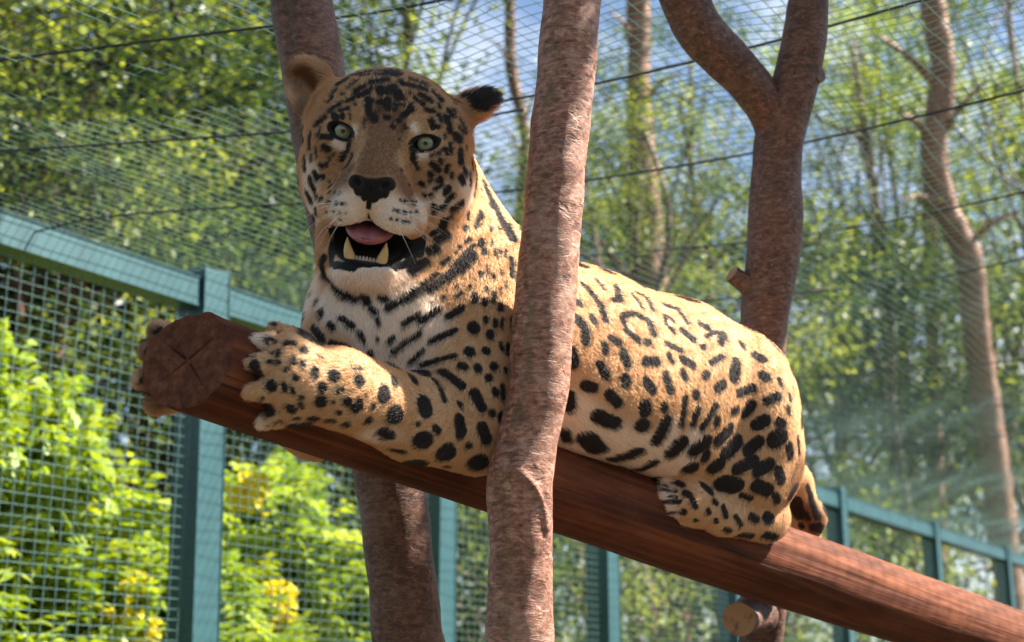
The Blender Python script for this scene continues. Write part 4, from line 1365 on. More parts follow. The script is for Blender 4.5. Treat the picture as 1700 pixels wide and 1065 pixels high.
SPOTS_AND_SHADE += strokes(480, 360, 4.4375, [
    (262, 300, 258, 390, 24), (270, 400, 340, 470, 32), (340, 480, 420, 560, 34), (420, 560, 490, 600, 24), (170, 545, 172, 560, 13), (203, 610, 205, 620, 16),
    (110, 670, 118, 720, 29), (230, 690, 240, 712, 25), (75, 830, 110, 860, 21), (180, 820, 240, 890, 32), (300, 785, 325, 810, 23), (380, 742, 470, 800, 22),
    (520, 850, 530, 870, 19), (540, 890, 550, 915, 15), (310, 930, 420, 960, 28), (420, 960, 500, 1000, 19), (900, 385, 1000, 330, 34), (540, 580, 560, 590, 22)])
# side of the neck
SPOTS_AND_SHADE += strokes(690, 340, 5.605, [
    (490, 75, 485, 100, 21), (600, 60, 605, 90, 19), (590, 100, 565, 200, 19), (465, 205, 460, 220, 21), (700, 200, 702, 240, 14), (770, 195, 775, 235, 11),
    (500, 305, 465, 345, 11), (410, 390, 412, 388, 13), (375, 438, 372, 440, 9), (615, 330, 605, 365, 25), (640, 420, 640, 445, 27), (708, 320, 708, 370, 10),
    (740, 410, 740, 470, 13), (788, 410, 788, 470, 11), (835, 410, 835, 480, 11), (310, 495, 250, 540, 15), (510, 460, 400, 580, 46), (400, 580, 260, 690, 40),
    (260, 690, 130, 780, 34), (540, 370, 440, 470, 14), (890, 500, 900, 660, 28), (660, 560, 665, 640, 11), (600, 620, 600, 660, 16), (725, 640, 725, 680, 14),
    (380, 750, 385, 755, 17), (510, 745, 500, 760, 13), (430, 815, 380, 850, 17), (260, 850, 250, 858, 13), (665, 770, 662, 800, 17), (725, 810, 725, 900, 16),
    (550, 840, 545, 890, 28), (785, 770, 785, 810, 9), (840, 710, 840, 770, 9), (795, 600, 795, 640, 8), (700, 5, 740, 30, 34), (760, 60, 850, 180, 36), (850, 180, 900, 270, 32), (200, 640, 60, 730, 23),
    (50, 740, 0, 790, 30), (640, 890, 645, 905, 26), (790, 930, 785, 950, 24)])
# crown and left of the face
SPOTS_AND_SHADE += strokes(480, 100, 5.917, [
    (490, 230, 560, 190, 24), (580, 170, 700, 125, 20), (700, 150, 780, 140, 16), (760, 112, 1060, 104, 18), (850, 135, 960, 140, 16), (1000, 140, 1060, 155, 16),
    (580, 270, 680, 190, 12), (640, 310, 740, 250, 19), (680, 345, 780, 310, 24), (530, 335, 540, 325, 10), (810, 212, 960, 190, 25), (570, 400, 650, 365, 17),
    (800, 265, 810, 270, 12), (890, 272, 900, 320, 32), (970, 300, 1010, 270, 37), (1040, 330, 1060, 370, 25), (430, 320, 470, 280, 15), (390, 400, 420, 370, 17),
    (400, 490, 500, 430, 20), (500, 490, 580, 470, 15), (640, 430, 660, 440, 10), (760, 380, 800, 400, 24), (770, 430, 790, 520, 24), (820, 540, 840, 590, 26),
    (740, 600, 760, 580, 13), (880, 410, 920, 420, 24), (950, 380, 970, 400, 20), (960, 470, 980, 475, 22), (950, 560, 970, 570, 20), (1010, 630, 1020, 640, 16),
    (885, 497, 890, 500, 11), (1050, 430, 1055, 440, 16), (740, 650, 745, 660, 9), (440, 540, 460, 570, 28), (520, 530, 525, 560, 20), (600, 490, 600, 580, 7),
    (260, 630, 360, 560, 19), (310, 660, 280, 740, 11), (210, 720, 200, 840, 22), (320, 750, 420, 750, 22), (340, 850, 390, 870, 24), (265, 850, 268, 940, 9),
    (220, 930, 222, 970, 13), (152, 950, 157, 1060, 22), (300, 1010, 330, 1050, 11), (400, 960, 450, 920, 9), (360, 1020, 400, 990, 9), (420, 660, 480, 700, 18),
    (450, 690, 500, 765, 11), (620, 705, 605, 780, 12), (600, 790, 580, 880, 20), (570, 890, 520, 980, 16), (450, 640, 540, 622, 8), (540, 622, 620, 665, 8)])
# right of the crown and of the face
SPOTS_AND_SHADE += strokes(640, 100, 5.325, [
    (0, 104, 130, 122, 20), (130, 115, 330, 145, 12), (330, 155, 430, 195, 14), (220, 165, 360, 215, 13), (190, 210, 270, 240, 18), (300, 235, 360, 260, 17),
    (430, 212, 500, 270, 19), (490, 260, 600, 350, 15), (560, 300, 610, 380, 13), (420, 280, 490, 350, 17), (310, 300, 400, 360, 19), (260, 335, 330, 385, 17),
    (215, 285, 220, 290, 13), (130, 190, 160, 210, 19), (110, 280, 130, 310, 26), (30, 260, 60, 240, 32), (20, 350, 10, 420, 22), (80, 390, 160, 395, 11),
    (140, 340, 180, 345, 11), (220, 410, 230, 430, 22), (160, 490, 200, 450, 22), (110, 530, 120, 540, 17), (80, 430, 85, 440, 15), (60, 580, 65, 590, 20),
    (140, 600, 145, 630, 8), (175, 580, 178, 600, 9), (20, 500, 30, 510, 13), (120, 690, 125, 695, 9), (470, 390, 475, 410, 15), (350, 430, 400, 450, 17),
    (420, 440, 430, 450, 13), (555, 440, 600, 490, 19), (600, 430, 620, 460, 9), (470, 490, 490, 530, 19), (540, 510, 550, 550, 28), (560, 590, 565, 620, 24),
    (660, 520, 710, 640, 12), (650, 590, 690, 640, 12), (620, 670, 650, 700, 30), (400, 540, 420, 590, 22), (440, 580, 470, 590, 17), (570, 740, 580, 800, 15),
    (530, 790, 545, 830, 15), (515, 660, 520, 690, 9), (660, 812, 665, 880, 33), (710, 750, 712, 770, 8), (400, 840, 520, 780, 11), (480, 880, 490, 900, 15),
    (545, 930, 540, 980, 15), (410, 920, 470, 970, 19), (700, 960, 710, 990, 15), (660, 1030, 680, 1060, 27), (590, 990, 580, 1030, 12), (480, 1040, 490, 1055, 19),
    (380, 990, 410, 1015, 13), (440, 840, 480, 830, 7), (760, 880, 820, 1020, 18), (420, 685, 480, 700, 17), (275, 685, 340, 655, 7), (340, 655, 430, 678, 7),
    (230, 780, 240, 870, 23), (240, 870, 280, 960, 12), (268, 700, 258, 745, 7),
    (830, 340, 940, 275, 88), (690, 325, 850, 350, 40), (760, 420, 765, 425, 10)])
SPOTS_AND_SHADE += strokes(480, 260, 5.917, [
    (250, 150, 270, 210, 19), (270, 182, 340, 190, 17), (202, 205, 240, 310, 22), (172, 345, 215, 430, 22), (265, 382, 330, 410, 13), (265, 520, 340, 570, 22),
    (320, 70, 370, 90, 12), (395, 240, 400, 250, 9), (395, 345, 400, 347, 13), (452, 350, 454, 351, 11), (498, 355, 500, 356, 9), (370, 440, 410, 450, 9),
    (460, 455, 465, 456, 13), (515, 458, 518, 459, 11), (560, 457, 562, 457, 8), (370, 540, 375, 541, 8), (440, 545, 445, 546, 8), (495, 548, 498, 548, 8), (555, 550, 557, 550, 6), (508, 618, 510, 620, 11)])
SPOTS_AND_SHADE += strokes(620, 260, 5.325, [
    (510, 60, 580, 120, 18), (650, 85, 645, 125, 18), (690, 150, 685, 180, 12), (480, 150, 520, 180, 11), (490, 210, 520, 205, 11), (580, 190, 575, 210, 17),
    (410, 230, 440, 245, 15), (545, 280, 610, 240, 13), (660, 280, 640, 310, 26), (800, 110, 820, 140, 20), (770, 180, 790, 210, 30), (440, 330, 460, 345, 11),
    (490, 335, 515, 325, 12), (650, 390, 700, 340, 19), (700, 460, 780, 400, 26), (570, 455, 630, 435, 15), (525, 420, 520, 450, 15), (520, 500, 540, 480, 8),
    (660, 540, 690, 525, 13), (620, 580, 610, 620, 32), (510, 680, 560, 660, 19), (560, 740, 650, 690, 28), (500, 830, 550, 810, 32), (240, 382, 242, 383, 11),
    (275, 393, 277, 394, 13), (340, 405, 380, 403, 10), (175, 465, 177, 466, 10), (215, 480, 217, 481, 13), (270, 490, 273, 490, 15), (325, 495, 327, 495, 11),
    (370, 485, 390, 483, 8), (155, 550, 156, 550, 9), (205, 560, 207, 560, 11), (260, 572, 320, 572, 9), (335, 325, 337, 327, 8), (310, 245, 312, 247, 7), (240, 115, 250, 118, 9),
    (890, 60, 890, 320, 16), (1020, 330, 1060, 440, 30), (850, 130, 855, 240, 9), (935, 110, 940, 270, 11)])
SPOTS_AND_SHADE += [(1318, 812, 1332, 850, 11), (1346, 822, 1358, 858, 5), (1350, 874, 1366, 878, 6), (1312, 862, 1330, 872, 5)]
SPOTS_AND_SHADE += [(414, 585, 452, 586, 3.5), (412, 625, 452, 624, 4), (424, 678, 462, 668, 3), (1098, 813, 1124, 815, 2), (1098, 832, 1128, 835, 2), (1112, 851, 1138, 853, 2), (238, 566, 268, 568, 3), (230, 606, 262, 608, 3.5), (236, 650, 268, 650, 3)]  # shade in the gaps between the toes, painted as dark strokes
SPOTS_AND_SHADE += [(256, 552, 268, 545, 4), (244, 584, 262, 576, 4.5), (236, 632, 256, 622, 5), (250, 652, 264, 660, 4), (270, 560, 277, 556, 3), (262, 596, 270, 592, 3), (262, 640, 270, 636, 3)]
SPOTS_AND_SHADE += [(786, 262, 804, 305, 7), (806, 310, 826, 350, 9), (828, 356, 850, 394, 9)]  # black nape band, with the shade along the neck edge painted in
J_SPOT_SHADE = field(SPOTS_AND_SHADE, 0.03, 1.1)

# bare black skin: nose, lips
SKIN = [(588, 301, 647, 305, 12), (598, 314, 635, 318, 13), (607, 326, 621, 328, 9), (613, 330, 612, 344, 5), (612, 340, 613, 362, 2.5),
        (549, 378, 550, 438, 8), (556, 440, 585, 444, 8), (585, 442, 655, 444, 5), (655, 444, 680, 436, 7), (686, 395, 682, 432, 11), (700, 398, 696, 420, 9),
        (583, 378, 612, 362, 2.5), (612, 362, 662, 396, 2.5), (552, 374, 583, 379, 3)]
J_SKIN = field(SKIN, 0.02)
q = (JV - H(0.1, -13.9, 2.2)) @ H_R / CM
inm = np.sqrt((q[:, 0] / 5.7) ** 2 + (q[:, 1] / np.where(q[:, 1] < 0, 3.7, 3.15)) ** 2 + (q[:, 2] / 6.2) ** 2)
ql = (JV - H_O) @ H_R / CM
for s_ in (-1, 1):
    e_ = (ql - np.array([s_ * 5.6, -0.05, 0])) @ rotz(s_ * 17)
    rr_e = np.sqrt((e_[:, 0] / 1.7) ** 2 + (e_[:, 1] / 0.98) ** 2)
    J_SKIN = np.where((ql[:, 2] > -2.5) & (rr_e < 2.0), np.minimum(J_SKIN, (rr_e - 1.28) * 0.011), J_SKIN)
J_SKIN = np.where((inm < 1.0), np.minimum(J_SKIN, (inm - 1.0) * 0.03), J_SKIN)


def soft(L, fall):
    out = np.zeros(len(JV))
    for x0, y0, x1, y1, w in L:
        d = field([(x0, y0, x1, y1, w)], 0.06)
        out = np.maximum(out, np.clip(1.0 - np.maximum(d, 0) / fall, 0, 1))
    return out * out * (3 - 2 * out)


J_WHITE = soft([(572, 345, 598, 366, 18), (640, 352, 668, 378, 18), (570, 466, 655, 468, 24), (575, 452, 645, 454, 8),
                (514, 285, 520, 345, 8), (774, 305, 778, 320, 8), (735, 330, 700, 350, 8), (520, 480, 560, 560, 22), (600, 510, 640, 590, 24), (700, 560, 680, 600, 14),
                (940, 690, 1010, 735, 34), (1010, 740, 1090, 750, 28), (690, 500, 720, 540, 14), (560, 500, 640, 520, 30), (1105, 715, 1110, 750, 10), (1150, 730, 1130, 765, 10), (620, 722, 720, 770, 4), (720, 778, 800, 790, 3),
                (424, 566, 424, 700, 7), (640, 420, 655, 470, 20), (1100, 800, 1110, 830, 6)], 0.026)
J_WHITE = np.maximum(J_WHITE, soft([(558, 236, 568, 243, 2.5), (693, 259, 704, 255, 3), (590, 212, 590, 222, 2), (686, 208, 690, 216, 1.5)], 0.008))
J_WHITE = np.maximum(J_WHITE, 0.45 * soft([(494, 148, 512, 172, 8)], 0.015))
J_WHITE = np.maximum(J_WHITE, np.clip((-JN[:, 1] - 0.35) * 2.2, 0, 1) * ((JPX > 880) & (JPX < 1130)))
J_BROWN = soft([(632, 245, 616, 286, 20), (640, 190, 640, 225, 22), (575, 285, 560, 320, 8), (655, 285, 680, 320, 8), (490, 128, 525, 130, 14), (530, 140, 545, 165, 8), (505, 180, 505, 195, 6), (1345, 850, 1360, 875, 12), (1325, 790, 1350, 870, 22), (250, 560, 255, 660, 12)], 0.022)  # the tail strokes paint in the shade lying on it

hb_ = np.clip((ql[:, 2] + 9) / 5, 0, 1) * np.clip((ql[:, 1] + 10) / 4, 0, 1) * np.clip((13 - np.abs(ql[:, 0])) / 3, 0, 1) * (np.linalg.norm(ql, axis=1) < 16)
J_BROWN = np.maximum(J_BROWN, 0.30 * hb_)

# side of the animal that the photograph does not show: spots of the same sizes, scattered
_dirs = JV / np.linalg.norm(JV, axis=1)[:, None]
_hid = (np.einsum('ij,ij->i', _dirs, JN) > -0.12) | ((JPX > 872) & (JPX < 948) & (JPY > 400) & (JPY < 800))
_rng = np.random.default_rng(5)
_cand = _rng.permutation(np.where(_hid)[0])[:9000]
_acc, _ar = [], []
for _i in _cand:
    p = JV[_i]
    if JPX[_i] < 340: continue
    if np.linalg.norm(p - H(-11.4, 4.9, -7.8)) < 0.06 or np.linalg.norm(p - H(10.7, 5.7, -8.6)) < 0.055: continue
    if J_SPOT_SHADE[_i] < 0.016 or J_SKIN[_i] < 0.02: continue
    onhead = ((p - H(0, -2, -6)) ** 2).sum() < 0.13 ** 2
    gap = 0.026 if onhead else 0.042
    if _acc and (((np.array(_acc) - p) ** 2).sum(1) < gap * gap).any(): continue
    _acc.append(p); _ar.append(_rng.uniform(0.005, 0.008) if onhead else _rng.uniform(0.009, 0.016))
for p, r in zip(_acc, _ar):
    sel = np.where((np.abs(JV - p) < 0.03).all(1))[0]
    ax = _rng.normal(size=3); ax /= np.linalg.norm(ax)
    q = JV[sel] - p
    t = np.clip(q @ ax, -0.007, 0.007)
    d = np.linalg.norm(q - t[:, None] * ax, axis=1) - r
    J_SPOT_SHADE[sel] = np.minimum(J_SPOT_SHADE[sel], d)
print('painted', len(SPOTS_AND_SHADE), len(_acc), _t.time() - _t0)


def coat_nodes(nt, jitter):
    """shared colouring: tan ground, white underside, brown bridge of the nose, black spots and skin"""
    at = lambda n: N(nt, 'ShaderNodeAttribute', attribute_name=n).outputs['Fac']
    sp, sk, wh, br = at('spot'), at('skin'), at('white'), at('brown')
    if jitter is not None:
        sp = math_n(nt, 'ADD', sp, jitter)
    ms = N(nt, 'ShaderNodeMapRange', interpolation_type='SMOOTHSTEP')
    nt.links.new(sp, ms.inputs[0])
    for i, v in enumerate((0.0016, -0.0016, 0.0, 1.0)): ms.inputs[i + 1].default_value = v
    mk = N(nt, 'ShaderNodeMapRange', interpolation_type='SMOOTHSTEP')
    nt.links.new(sk, mk.inputs[0])
    for i, v in enumerate((0.0012, -0.0012, 0.0, 1.0)): mk.inputs[i + 1].default_value = v
    tc = N(nt, 'ShaderNodeNewGeometry').outputs['Position']
    nv = noise_tex(nt, tc, 9.0, 3)
    base = mixc(nt, ramp(nt, nv, [(0.3, (0, 0, 0)), (0.7, (1, 1, 1))]), (0.57, 0.362, 0.195), (0.66, 0.462, 0.280))
    c = mixc(nt, math_n(nt, 'MULTIPLY', br, 0.85), base, (0.20, 0.098, 0.046))
    c = mixc(nt, math_n(nt, 'MULTIPLY', wh, 0.9), c, (0.80, 0.74, 0.68))
    c = mixc(nt, ms.outputs[0], c, (0.014, 0.011, 0.010))
    return c, mk.outputs[0], ms.outputs[0]
# ------------------------------------------------------------------ jaguar: objects
J_BASE = np.array(W(900, 800, 2.08))
jag = empty('jaguar', J_BASE)
tag(jag, 'spotted jaguar lying along the sloping brown log with its mouth open', 'jaguar')


def to_j(p):
    """camera-local points -> jaguar object space"""
    return np.asarray(p) @ CR.T + EYE_N - J_BASE


coat, nt, b = new_mat('jaguar_coat')
tcv = coords(nt, 'Object')
jn = math_n(nt, 'MULTIPLY', math_n(nt, 'SUBTRACT', noise_tex(nt, tcv, 170, 3, 0.7), 0.5), 0.006)
col, skm, spm = coat_nodes(nt, jn)
fine = noise_tex(nt, tcv, 420, 3, 0.6)
col = mixc(nt, math_n(nt, 'MULTIPLY', fine, 0.35), col, mixc(nt, 1.0, col, (0.5, 0.42, 0.36), 'MULTIPLY'))
col = mixc(nt, skm, col, (0.006, 0.005, 0.005))
nt.links.new(col, b.inputs['Base Color'])
nt.links.new(math_n(nt, 'SUBTRACT', 0.72, math_n(nt, 'MULTIPLY', skm, 0.26)), b.inputs['Roughness'])
nt.links.new(math_n(nt, 'SUBTRACT', 0.3, math_n(nt, 'MULTIPLY', skm, 0.12)), b.inputs['Specular IOR Level'])
b.inputs['Sheen Weight'].default_value = 0.12
b.inputs['Sheen Roughness'].default_value = 0.5
bump(nt, b, fine, 0.35, 0.004)
me = mesh_np('body', to_j(JV), JF)
for nme, arr in (('spot', J_SPOT_SHADE), ('skin', J_SKIN), ('white', J_WHITE), ('brown', J_BROWN)):
    a = me.attributes.new(nme, 'FLOAT', 'POINT')
    a.data.foreach_set('value', arr.astype(np.float32))
body = link('body', me, jag, coat)

# eyes
eye_m, nt, b = new_mat('jaguar_eye')
tc = N(nt, 'ShaderNodeTexCoord')
sep = N(nt, 'ShaderNodeSeparateXYZ'); nt.links.new(tc.outputs['Object'], sep.inputs[0])
rr = math_n(nt, 'SQRT', math_n(nt, 'ADD', math_n(nt, 'MULTIPLY', sep.outputs[0], sep.outputs[0]), math_n(nt, 'MULTIPLY', sep.outputs[1], sep.outputs[1])))
irisn = noise_tex(nt, tc.outputs['Object'], 420, 3)
ic = ramp(nt, math_n(nt, 'MULTIPLY', rr, 50.0), [(0.0, (0.004, 0.004, 0.004)), (0.12, (0.004, 0.004, 0.004)), (0.15, (0.20, 0.19, 0.06)), (0.22, (0.24, 0.27, 0.15)),
                                                 (0.46, (0.27, 0.33, 0.25)), (0.53, (0.07, 0.09, 0.075)), (0.57, (0.006, 0.006, 0.006))])
ic = mixc(nt, math_n(nt, 'MULTIPLY', irisn, 0.5), ic, mixc(nt, 1.0, ic, (0.4, 0.4, 0.4), 'MULTIPLY'))
nt.links.new(ic, b.inputs['Base Color'])
b.inputs['Roughness'].default_value = 0.12
b.inputs['Coat Weight'].default_value = 0.6
b.inputs['Coat Roughness'].default_value = 0.03
wet, nt, b = new_mat('tongue_skin')
b.inputs['Base Color'].default_value = (0.40, 0.14, 0.16, 1)
b.inputs['Roughness'].default_value = 0.42
b.inputs['Subsurface Weight'].default_value = 0.15
b.inputs['Subsurface Radius'].default_value = (0.01, 0.004, 0.003)
bump(nt, b, noise_tex(nt, coords(nt), 700, 2), 0.4, 0.002)
tooth, nt, b = new_mat('tooth_ivory')
tz = noise_tex(nt, coords(nt), 60, 3)
nt.links.new(mixc(nt, tz, (0.60, 0.38, 0.13), (0.72, 0.56, 0.30)), b.inputs['Base Color'])
b.inputs['Roughness'].default_value = 0.3
white_tooth, nt, b = new_mat('tooth_white')
b.inputs['Base Color'].default_value = (0.42, 0.38, 0.33, 1)
b.inputs['Roughness'].default_value = 0.3


def sphere_mesh(name, r, seg=32, rings=20, sx=1, sy=1, sz=1):
    bm = bmesh.new()
    bmesh.ops.create_uvsphere(bm, u_segments=seg, v_segments=rings, radius=r)
    for v in bm.verts: v.co = Vector((v.co.x * sx, v.co.y * sy, v.co.z * sz))
    me = bpy.data.meshes.new(name); bm.to_mesh(me); bm.free()
    return me


for s in (-1, 1):
    e = link('eye', sphere_mesh('eye', 0.0172), jag, eye_m)
    c = H(s * 5.6, -0.05, -0.80)
    # gaze straight at the camera
    zc = -c / np.linalg.norm(c)
    xc = np.cross((0, 1, 0), zc); xc /= np.linalg.norm(xc)
    M = CR @ np.stack([xc, np.cross(zc, xc), zc], 1)
    e.matrix_local = Matrix.LocRotScale(Vector(to_j(c)), Matrix(M.tolist()), None)

RJ = Matrix((CR @ H_R).tolist())
tg = bmesh.new()
bmesh.ops.create_uvsphere(tg, u_segments=28, v_segments=18, radius=1.0)
for v in tg.verts:
    x, y, z = v.co
    y2 = y * 0.0105 - 0.003 * x * x * 0 + 0.0025 * abs(x) ** 2 - 0.006 * z
    if y > 0: y2 -= 0.0025 * math.exp(-(x / 0.18) ** 2)
    v.co = Vector((x * (0.033 - 0.002 * z), y2 * 1.35, z * 0.038))
me = bpy.data.meshes.new('tongue'); tg.to_mesh(me); tg.free()
t = link('tongue', me, jag, wet)
t.matrix_local = Matrix.LocRotScale(Vector(to_j(H(0.05, -12.7, 1.9))), RJ, None)


def horn(name, base, tip, r, mat, bend=(0, 0, 0), n=12, m=9):
    base, tip, bend = np.array(base), np.array(tip), np.array(bend)
    ax = (tip - base) / np.linalg.norm(tip - base)
    u = np.cross(ax, (0, 0.1, 1.0)); u /= np.linalg.norm(u); v = np.cross(ax, u)
    V, F = [], []
    for i in range(m):
        t = i / (m - 1)
        c = base + (tip - base) * t + bend * math.sin(t * math.pi)
        rad = r * (1 - t ** 1.7) * 0.96 + r * 0.10 * math.sqrt(max(0, 1 - t))
        for j in range(n):
            a = 2 * math.pi * j / n
            V.append(c + (u * math.cos(a) + v * math.sin(a)) * max(rad, r * 0.03))
    for i in range(m - 1):
        for j in range(n):
            F.append((i * n + j, i * n + (j + 1) % n, (i + 1) * n + (j + 1) % n, (i + 1) * n + j))
    V = np.array(V) * CM
    return link(name, mesh_np(name, to_j(H_O + V @ H_R.T), F), jag, mat)


horn('canine', (-1.95, -16.6, 2.7), (-2.65, -13.7, 3.3), 0.74, tooth, (-0.12, 0, 0.15))
horn('canine', (2.15, -16.5, 2.7), (2.6, -13.7, 3.3), 0.74, tooth, (0.12, 0, 0.15))
for i in range(6):
    x = -1.1 + i * 0.46
    horn('incisor', (x, -16.5, 3.15 - abs(i - 2.5) * 0.08), (x, -15.85 - abs(i - 2.5) * 0.05, 3.3), 0.27, white_tooth, n=8, m=6)

# whiskers
whisk_m, nt, b = new_mat('whisker_white')
b.inputs['Base Color'].default_value = (0.8, 0.78, 0.74, 1)
b.inputs['Roughness'].default_value = 0.4


def whisker(px0, py0, px1, py1, lift, droop):
    a = hit(px0, py0)
    if a is None: return
    e = K(px1, py1, -a[2] + lift)
    pts = [a + (e - a) * t + np.array([0, -droop * math.sin(t * math.pi * 0.9), 0.012 * math.sin(t * math.pi)]) for t in np.linspace(0, 1, 9)]
    V, F = [], []
    for i, p in enumerate(pts):
        r = 0.00045 * (1 - 0.85 * i / 8)
        for j in range(4):
            ang = math.pi / 2 * j
            V.append(p + np.array([math.cos(ang), math.sin(ang), 0]) * r)
    for i in range(8):
        for j in range(4):
            F.append((i * 4 + j, i * 4 + (j + 1) % 4, i * 4 + 4 + (j + 1) % 4, i * 4 + 4 + j))
    link('whisker', mesh_np('whisker', to_j(np.array(V)), F), jag, whisk_m)


for (a, b_, c, d, l, dr) in ((672, 336, 742, 352, 0.02, -.003), (684, 336, 760, 372, 0.03, -.004), (668, 352, 735, 392, 0.02, -.004), (676, 353, 752, 398, 0.03, -.004), (664, 350, 720, 420, .0, -.005),
                            (660, 368, 712, 404, 0.01, -.003), (668, 368, 738, 418, 0.02, -.005), (680, 353, 772, 382, .04, -.005), (655, 366, 690, 440, -.01, -.004), (690, 337, 782, 350, .04, -.004),
                            (560, 336, 505, 352, 0.02, -.003), (556, 338, 496, 372, 0.03, -.004), (562, 352, 512, 388, 0.01, -.004), (552, 352, 500, 398, 0.02, -.005), (566, 353, 528, 416, 0.0, -.004),
                            (550, 337, 486, 356, .04, -.004), (570, 364, 540, 420, 0, -.004), (558, 364, 517, 412, .01, -.004)):
    whisker(a, b_, c, d, l, dr)
# ------------------------------------------------------------------ jaguar: short fur
FLOW = [  # photograph px: point, direction the hair lies
    (617, 270, 0, -1), (570, 270, -0.8, -0.2), (670, 280, 0.8, -0.1), (640, 150, 0.1, -1), (560, 170, -0.8, -0.7), (740, 180, 0.8, -0.6), (520, 260, -0.5, 0.9), (510, 330, -0.1, 1),
    (580, 350, -1, 0.3), (650, 355, 1, 0.3), (740, 330, 0.7, 0.8), (780, 290, 0.3, 1), (612, 470, 0.0, 1), (570, 470, -0.3, 1), (660, 465, 0.4, 1), (720, 420, 0.2, 1),
    (500, 150, -0.5, -1), (535, 150, -1, 0.2), (800, 170, 0.8, -0.3),
    (830, 340, 0.5, 1), (780, 400, 0.1, 1), (520, 500, -0.1, 1), (560, 550, 0.3, 1), (640, 560, 0.0, 1), (720, 540, -0.4, 1), (690, 600, -0.4, 1), (840, 450, 0.3, 1), (800, 580, 0.0, 1),
    (810, 690, -0.2, 1), (760, 740, -0.8, 0.4), (680, 690, -1, -0.1), (580, 650, -1, -0.3), (490, 620, -1, 0.0), (430, 570, -1, 0), (440, 690, -1, 0.4),
    (980, 480, 0.9, 0.4), (980, 600, 0.8, 0.7), (960, 720, 0.6, 0.8), (1100, 520, 0.9, 0.4), (1080, 640, 0.7, 0.8), (1050, 750, 0.8, 0.5), (1190, 560, 0.9, 0.5), (1200, 650, 0.2, 1),
    (1280, 640, 0.5, 1), (1300, 750, 0.1, 1), (1200, 760, -0.2, 1), (1280, 850, -0.5, 0.8), (1180, 850, -1, -0.1), (1110, 820, -1, -0.1), (1340, 830, 0.4, 1), (260, 600, -1, 0), (520, 750, -1, 0)]
_fp, _fd = [], []
for x, y, dx, dy in FLOW:
    p = hit(x, y)
    if p is None: continue
    _fp.append(p); _fd.append((dx, -dy, -0.25))
_fp = np.array(_fp); _fd = np.array(_fd); _fd /= np.linalg.norm(_fd, axis=1)[:, None]
_rng = np.random.default_rng(11)
_tri = np.concatenate([JF[:, [0, 1, 2]], JF[:, [0, 2, 3]]])
_ta = np.linalg.norm(np.cross(JV[_tri[:, 1]] - JV[_tri[:, 0]], JV[_tri[:, 2]] - JV[_tri[:, 0]]), axis=1)
_tc = JV[_tri].mean(1)
_td = _tc / np.linalg.norm(_tc, axis=1)[:, None]
_face = -np.einsum('ij,ij->i', _td, JN[_tri[:, 0]])
_w = _ta * np.where(_face > -0.35, 1.0, 0.3)
_w *= np.where(J_SKIN[_tri[:, 0]] < 0.0005, 0.0, 1.0)
_hd = ((_tc - H(0, -6, -2)) ** 2).sum(1) < 0.17 ** 2
_w *= np.where(_hd, 1.7, 1.0)
NH = 300000
_pick = _rng.choice(len(_tri), NH, p=_w / _w.sum())
_u = _rng.random((NH, 2)); _s = _u.sum(1) > 1; _u[_s] = 1 - _u[_s]
_b = np.stack([1 - _u.sum(1), _u[:, 0], _u[:, 1]], 1)
T = _tri[_pick]
P0 = (JV[T] * _b[:, :, None]).sum(1)
NN = (JN[T] * _b[:, :, None]).sum(1); NN /= np.linalg.norm(NN, axis=1)[:, None]
at = lambda A: (A[T] * _b).sum(1)
hs, hk, hw, hb = at(J_SPOT_SHADE) - 0.0010, at(J_SKIN), at(J_WHITE), at(J_BROWN)
DD = np.zeros_like(P0)
for c0 in range(0, NH, 40000):
    q = P0[c0:c0 + 40000]
    w = 1.0 / (((q[:, None, :] - _fp[None]) ** 2).sum(2) + 2e-4) ** 2
    DD[c0:c0 + 40000] = (w @ _fd) / w.sum(1)[:, None]
DD += _rng.normal(size=DD.shape) * 0.16
DD -= np.einsum('ij,ij->i', DD, NN)[:, None] * NN
DD /= np.linalg.norm(DD, axis=1)[:, None] + 1e-9
hq = (P0 - H_O) @ H_R / CM
L = 0.0055 + 0.003 * hw
inh = ((P0 - H(0, -6, -2)) ** 2).sum(1) < 0.155 ** 2
L = np.where(inh, 0.0045, L)
L = np.where(inh & (hq[:, 2] > 3.0), 0.0028, L)                               # muzzle
L = np.where(inh & (hq[:, 1] < -17.2), 0.009, L)                              # chin
L = np.where((((P0 - H(-11.4, 4.9, -7.0)) ** 2).sum(1) < 0.05 ** 2), 0.012, L)  # ears
L = np.where((((P0 - H(11.4, 5.2, -8.6)) ** 2).sum(1) < 0.05 ** 2), 0.011, L)
L = L * _rng.uniform(0.6, 1.25, NH)
dis_eye = np.minimum(np.linalg.norm(hq - np.array([-5.6, 0, 0.6]), axis=1), np.linalg.norm(hq - np.array([5.6, 0, 0.6]), axis=1))
L = np.where(dis_eye < 2.4, np.minimum(L, 0.0025), L)
rise = _rng.uniform(0.22, 0.5, NH)
rise = np.where(inh & (hq[:, 1] < -17.2), 0.55, rise)
PTS = np.empty((NH, 4, 3))
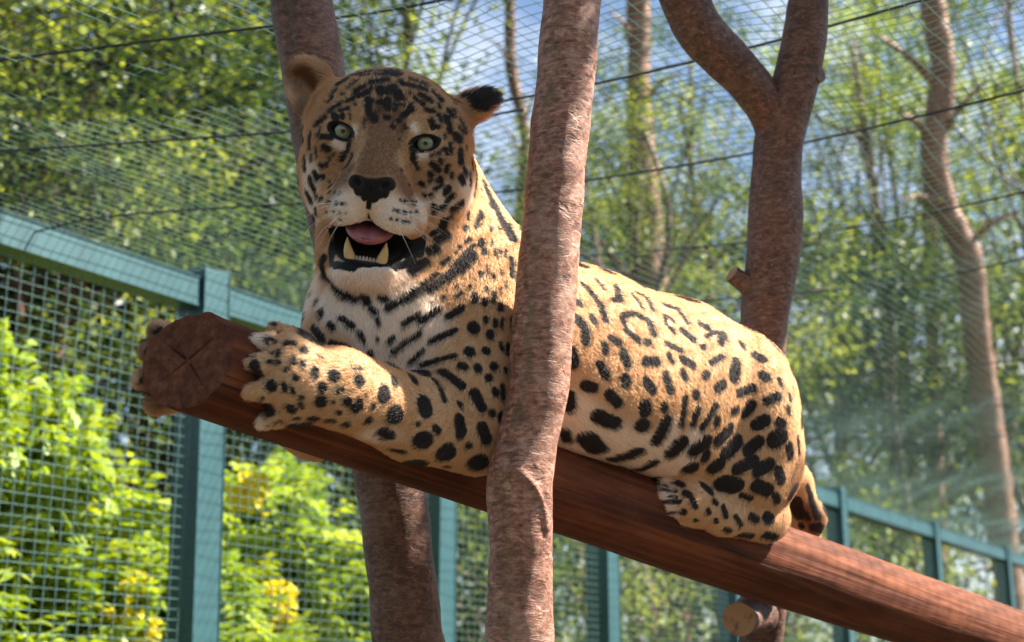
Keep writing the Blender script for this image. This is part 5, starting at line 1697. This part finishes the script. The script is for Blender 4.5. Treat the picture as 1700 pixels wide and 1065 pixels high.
for i, (ta, tn) in enumerate(((0.0, -0.05), (0.30, 0.52), (0.66, 0.86), (1.0, 1.0))):
    PTS[:, i] = P0 + DD * (L * ta)[:, None] + NN * (L * rise * tn)[:, None]
hair_d = bpy.data.hair_curves.new('fur')
hair_d.add_curves([4] * NH)
hair_d.attributes['position'].data.foreach_set('vector', to_j(PTS.reshape(-1, 3)).astype(np.float32).ravel())
ra = hair_d.attributes.get('radius') or hair_d.attributes.new('radius', 'FLOAT', 'POINT')
rad = np.tile(np.array([0.00020, 0.00018, 0.00013, 0.00003], dtype=np.float32), NH)
ra.data.foreach_set('value', rad)
for nme, arr in (('spot', hs + _rng.normal(size=NH) * 0.0008), ('skin', hk), ('white', hw), ('brown', hb), ('shade', _rng.random(NH))):
    a = hair_d.attributes.new(nme, 'FLOAT', 'CURVE')
    a.data.foreach_set('value', arr.astype(np.float32))
fur_m, nt, b = new_mat('jaguar_fur')
col, skm, spm = coat_nodes(nt, None)
col = mixc(nt, spm, mixc(nt, 1.0, col, (1.42, 1.36, 1.30), 'MULTIPLY'), (0.055, 0.042, 0.042))   # hairs brightened against self-shadowing; spot grey stands in for sheen
sh = N(nt, 'ShaderNodeAttribute', attribute_name='shade').outputs['Fac']
col = mixc(nt, math_n(nt, 'MULTIPLY', sh, 0.5), col, mixc(nt, 1.0, col, (0.78, 0.72, 0.66), 'MULTIPLY'))
nt.links.new(col, b.inputs['Base Color'])
b.inputs['Roughness'].default_value = 0.4
b.inputs['Specular IOR Level'].default_value = 0.6
tr = N(nt, 'ShaderNodeBsdfTranslucent'); nt.links.new(col, tr.inputs['Color'])
mx = N(nt, 'ShaderNodeMixShader'); mx.inputs[0].default_value = 0.5
nt.links.new(b.outputs[0], mx.inputs[1]); nt.links.new(tr.outputs[0], mx.inputs[2])
nt.links.new(mx.outputs[0], nt.nodes['Material Output'].inputs[0])
hair_d.materials.append(fur_m)
fur = bpy.data.objects.new('fur', hair_d)
COL.objects.link(fur)
fur.parent = jag
tag(fur, kind='stuff')
SC.cycles_curves.shape = 'THICK'
SC.cycles_curves.subdivisions = 2
print('fur', _t.time() - _t0)
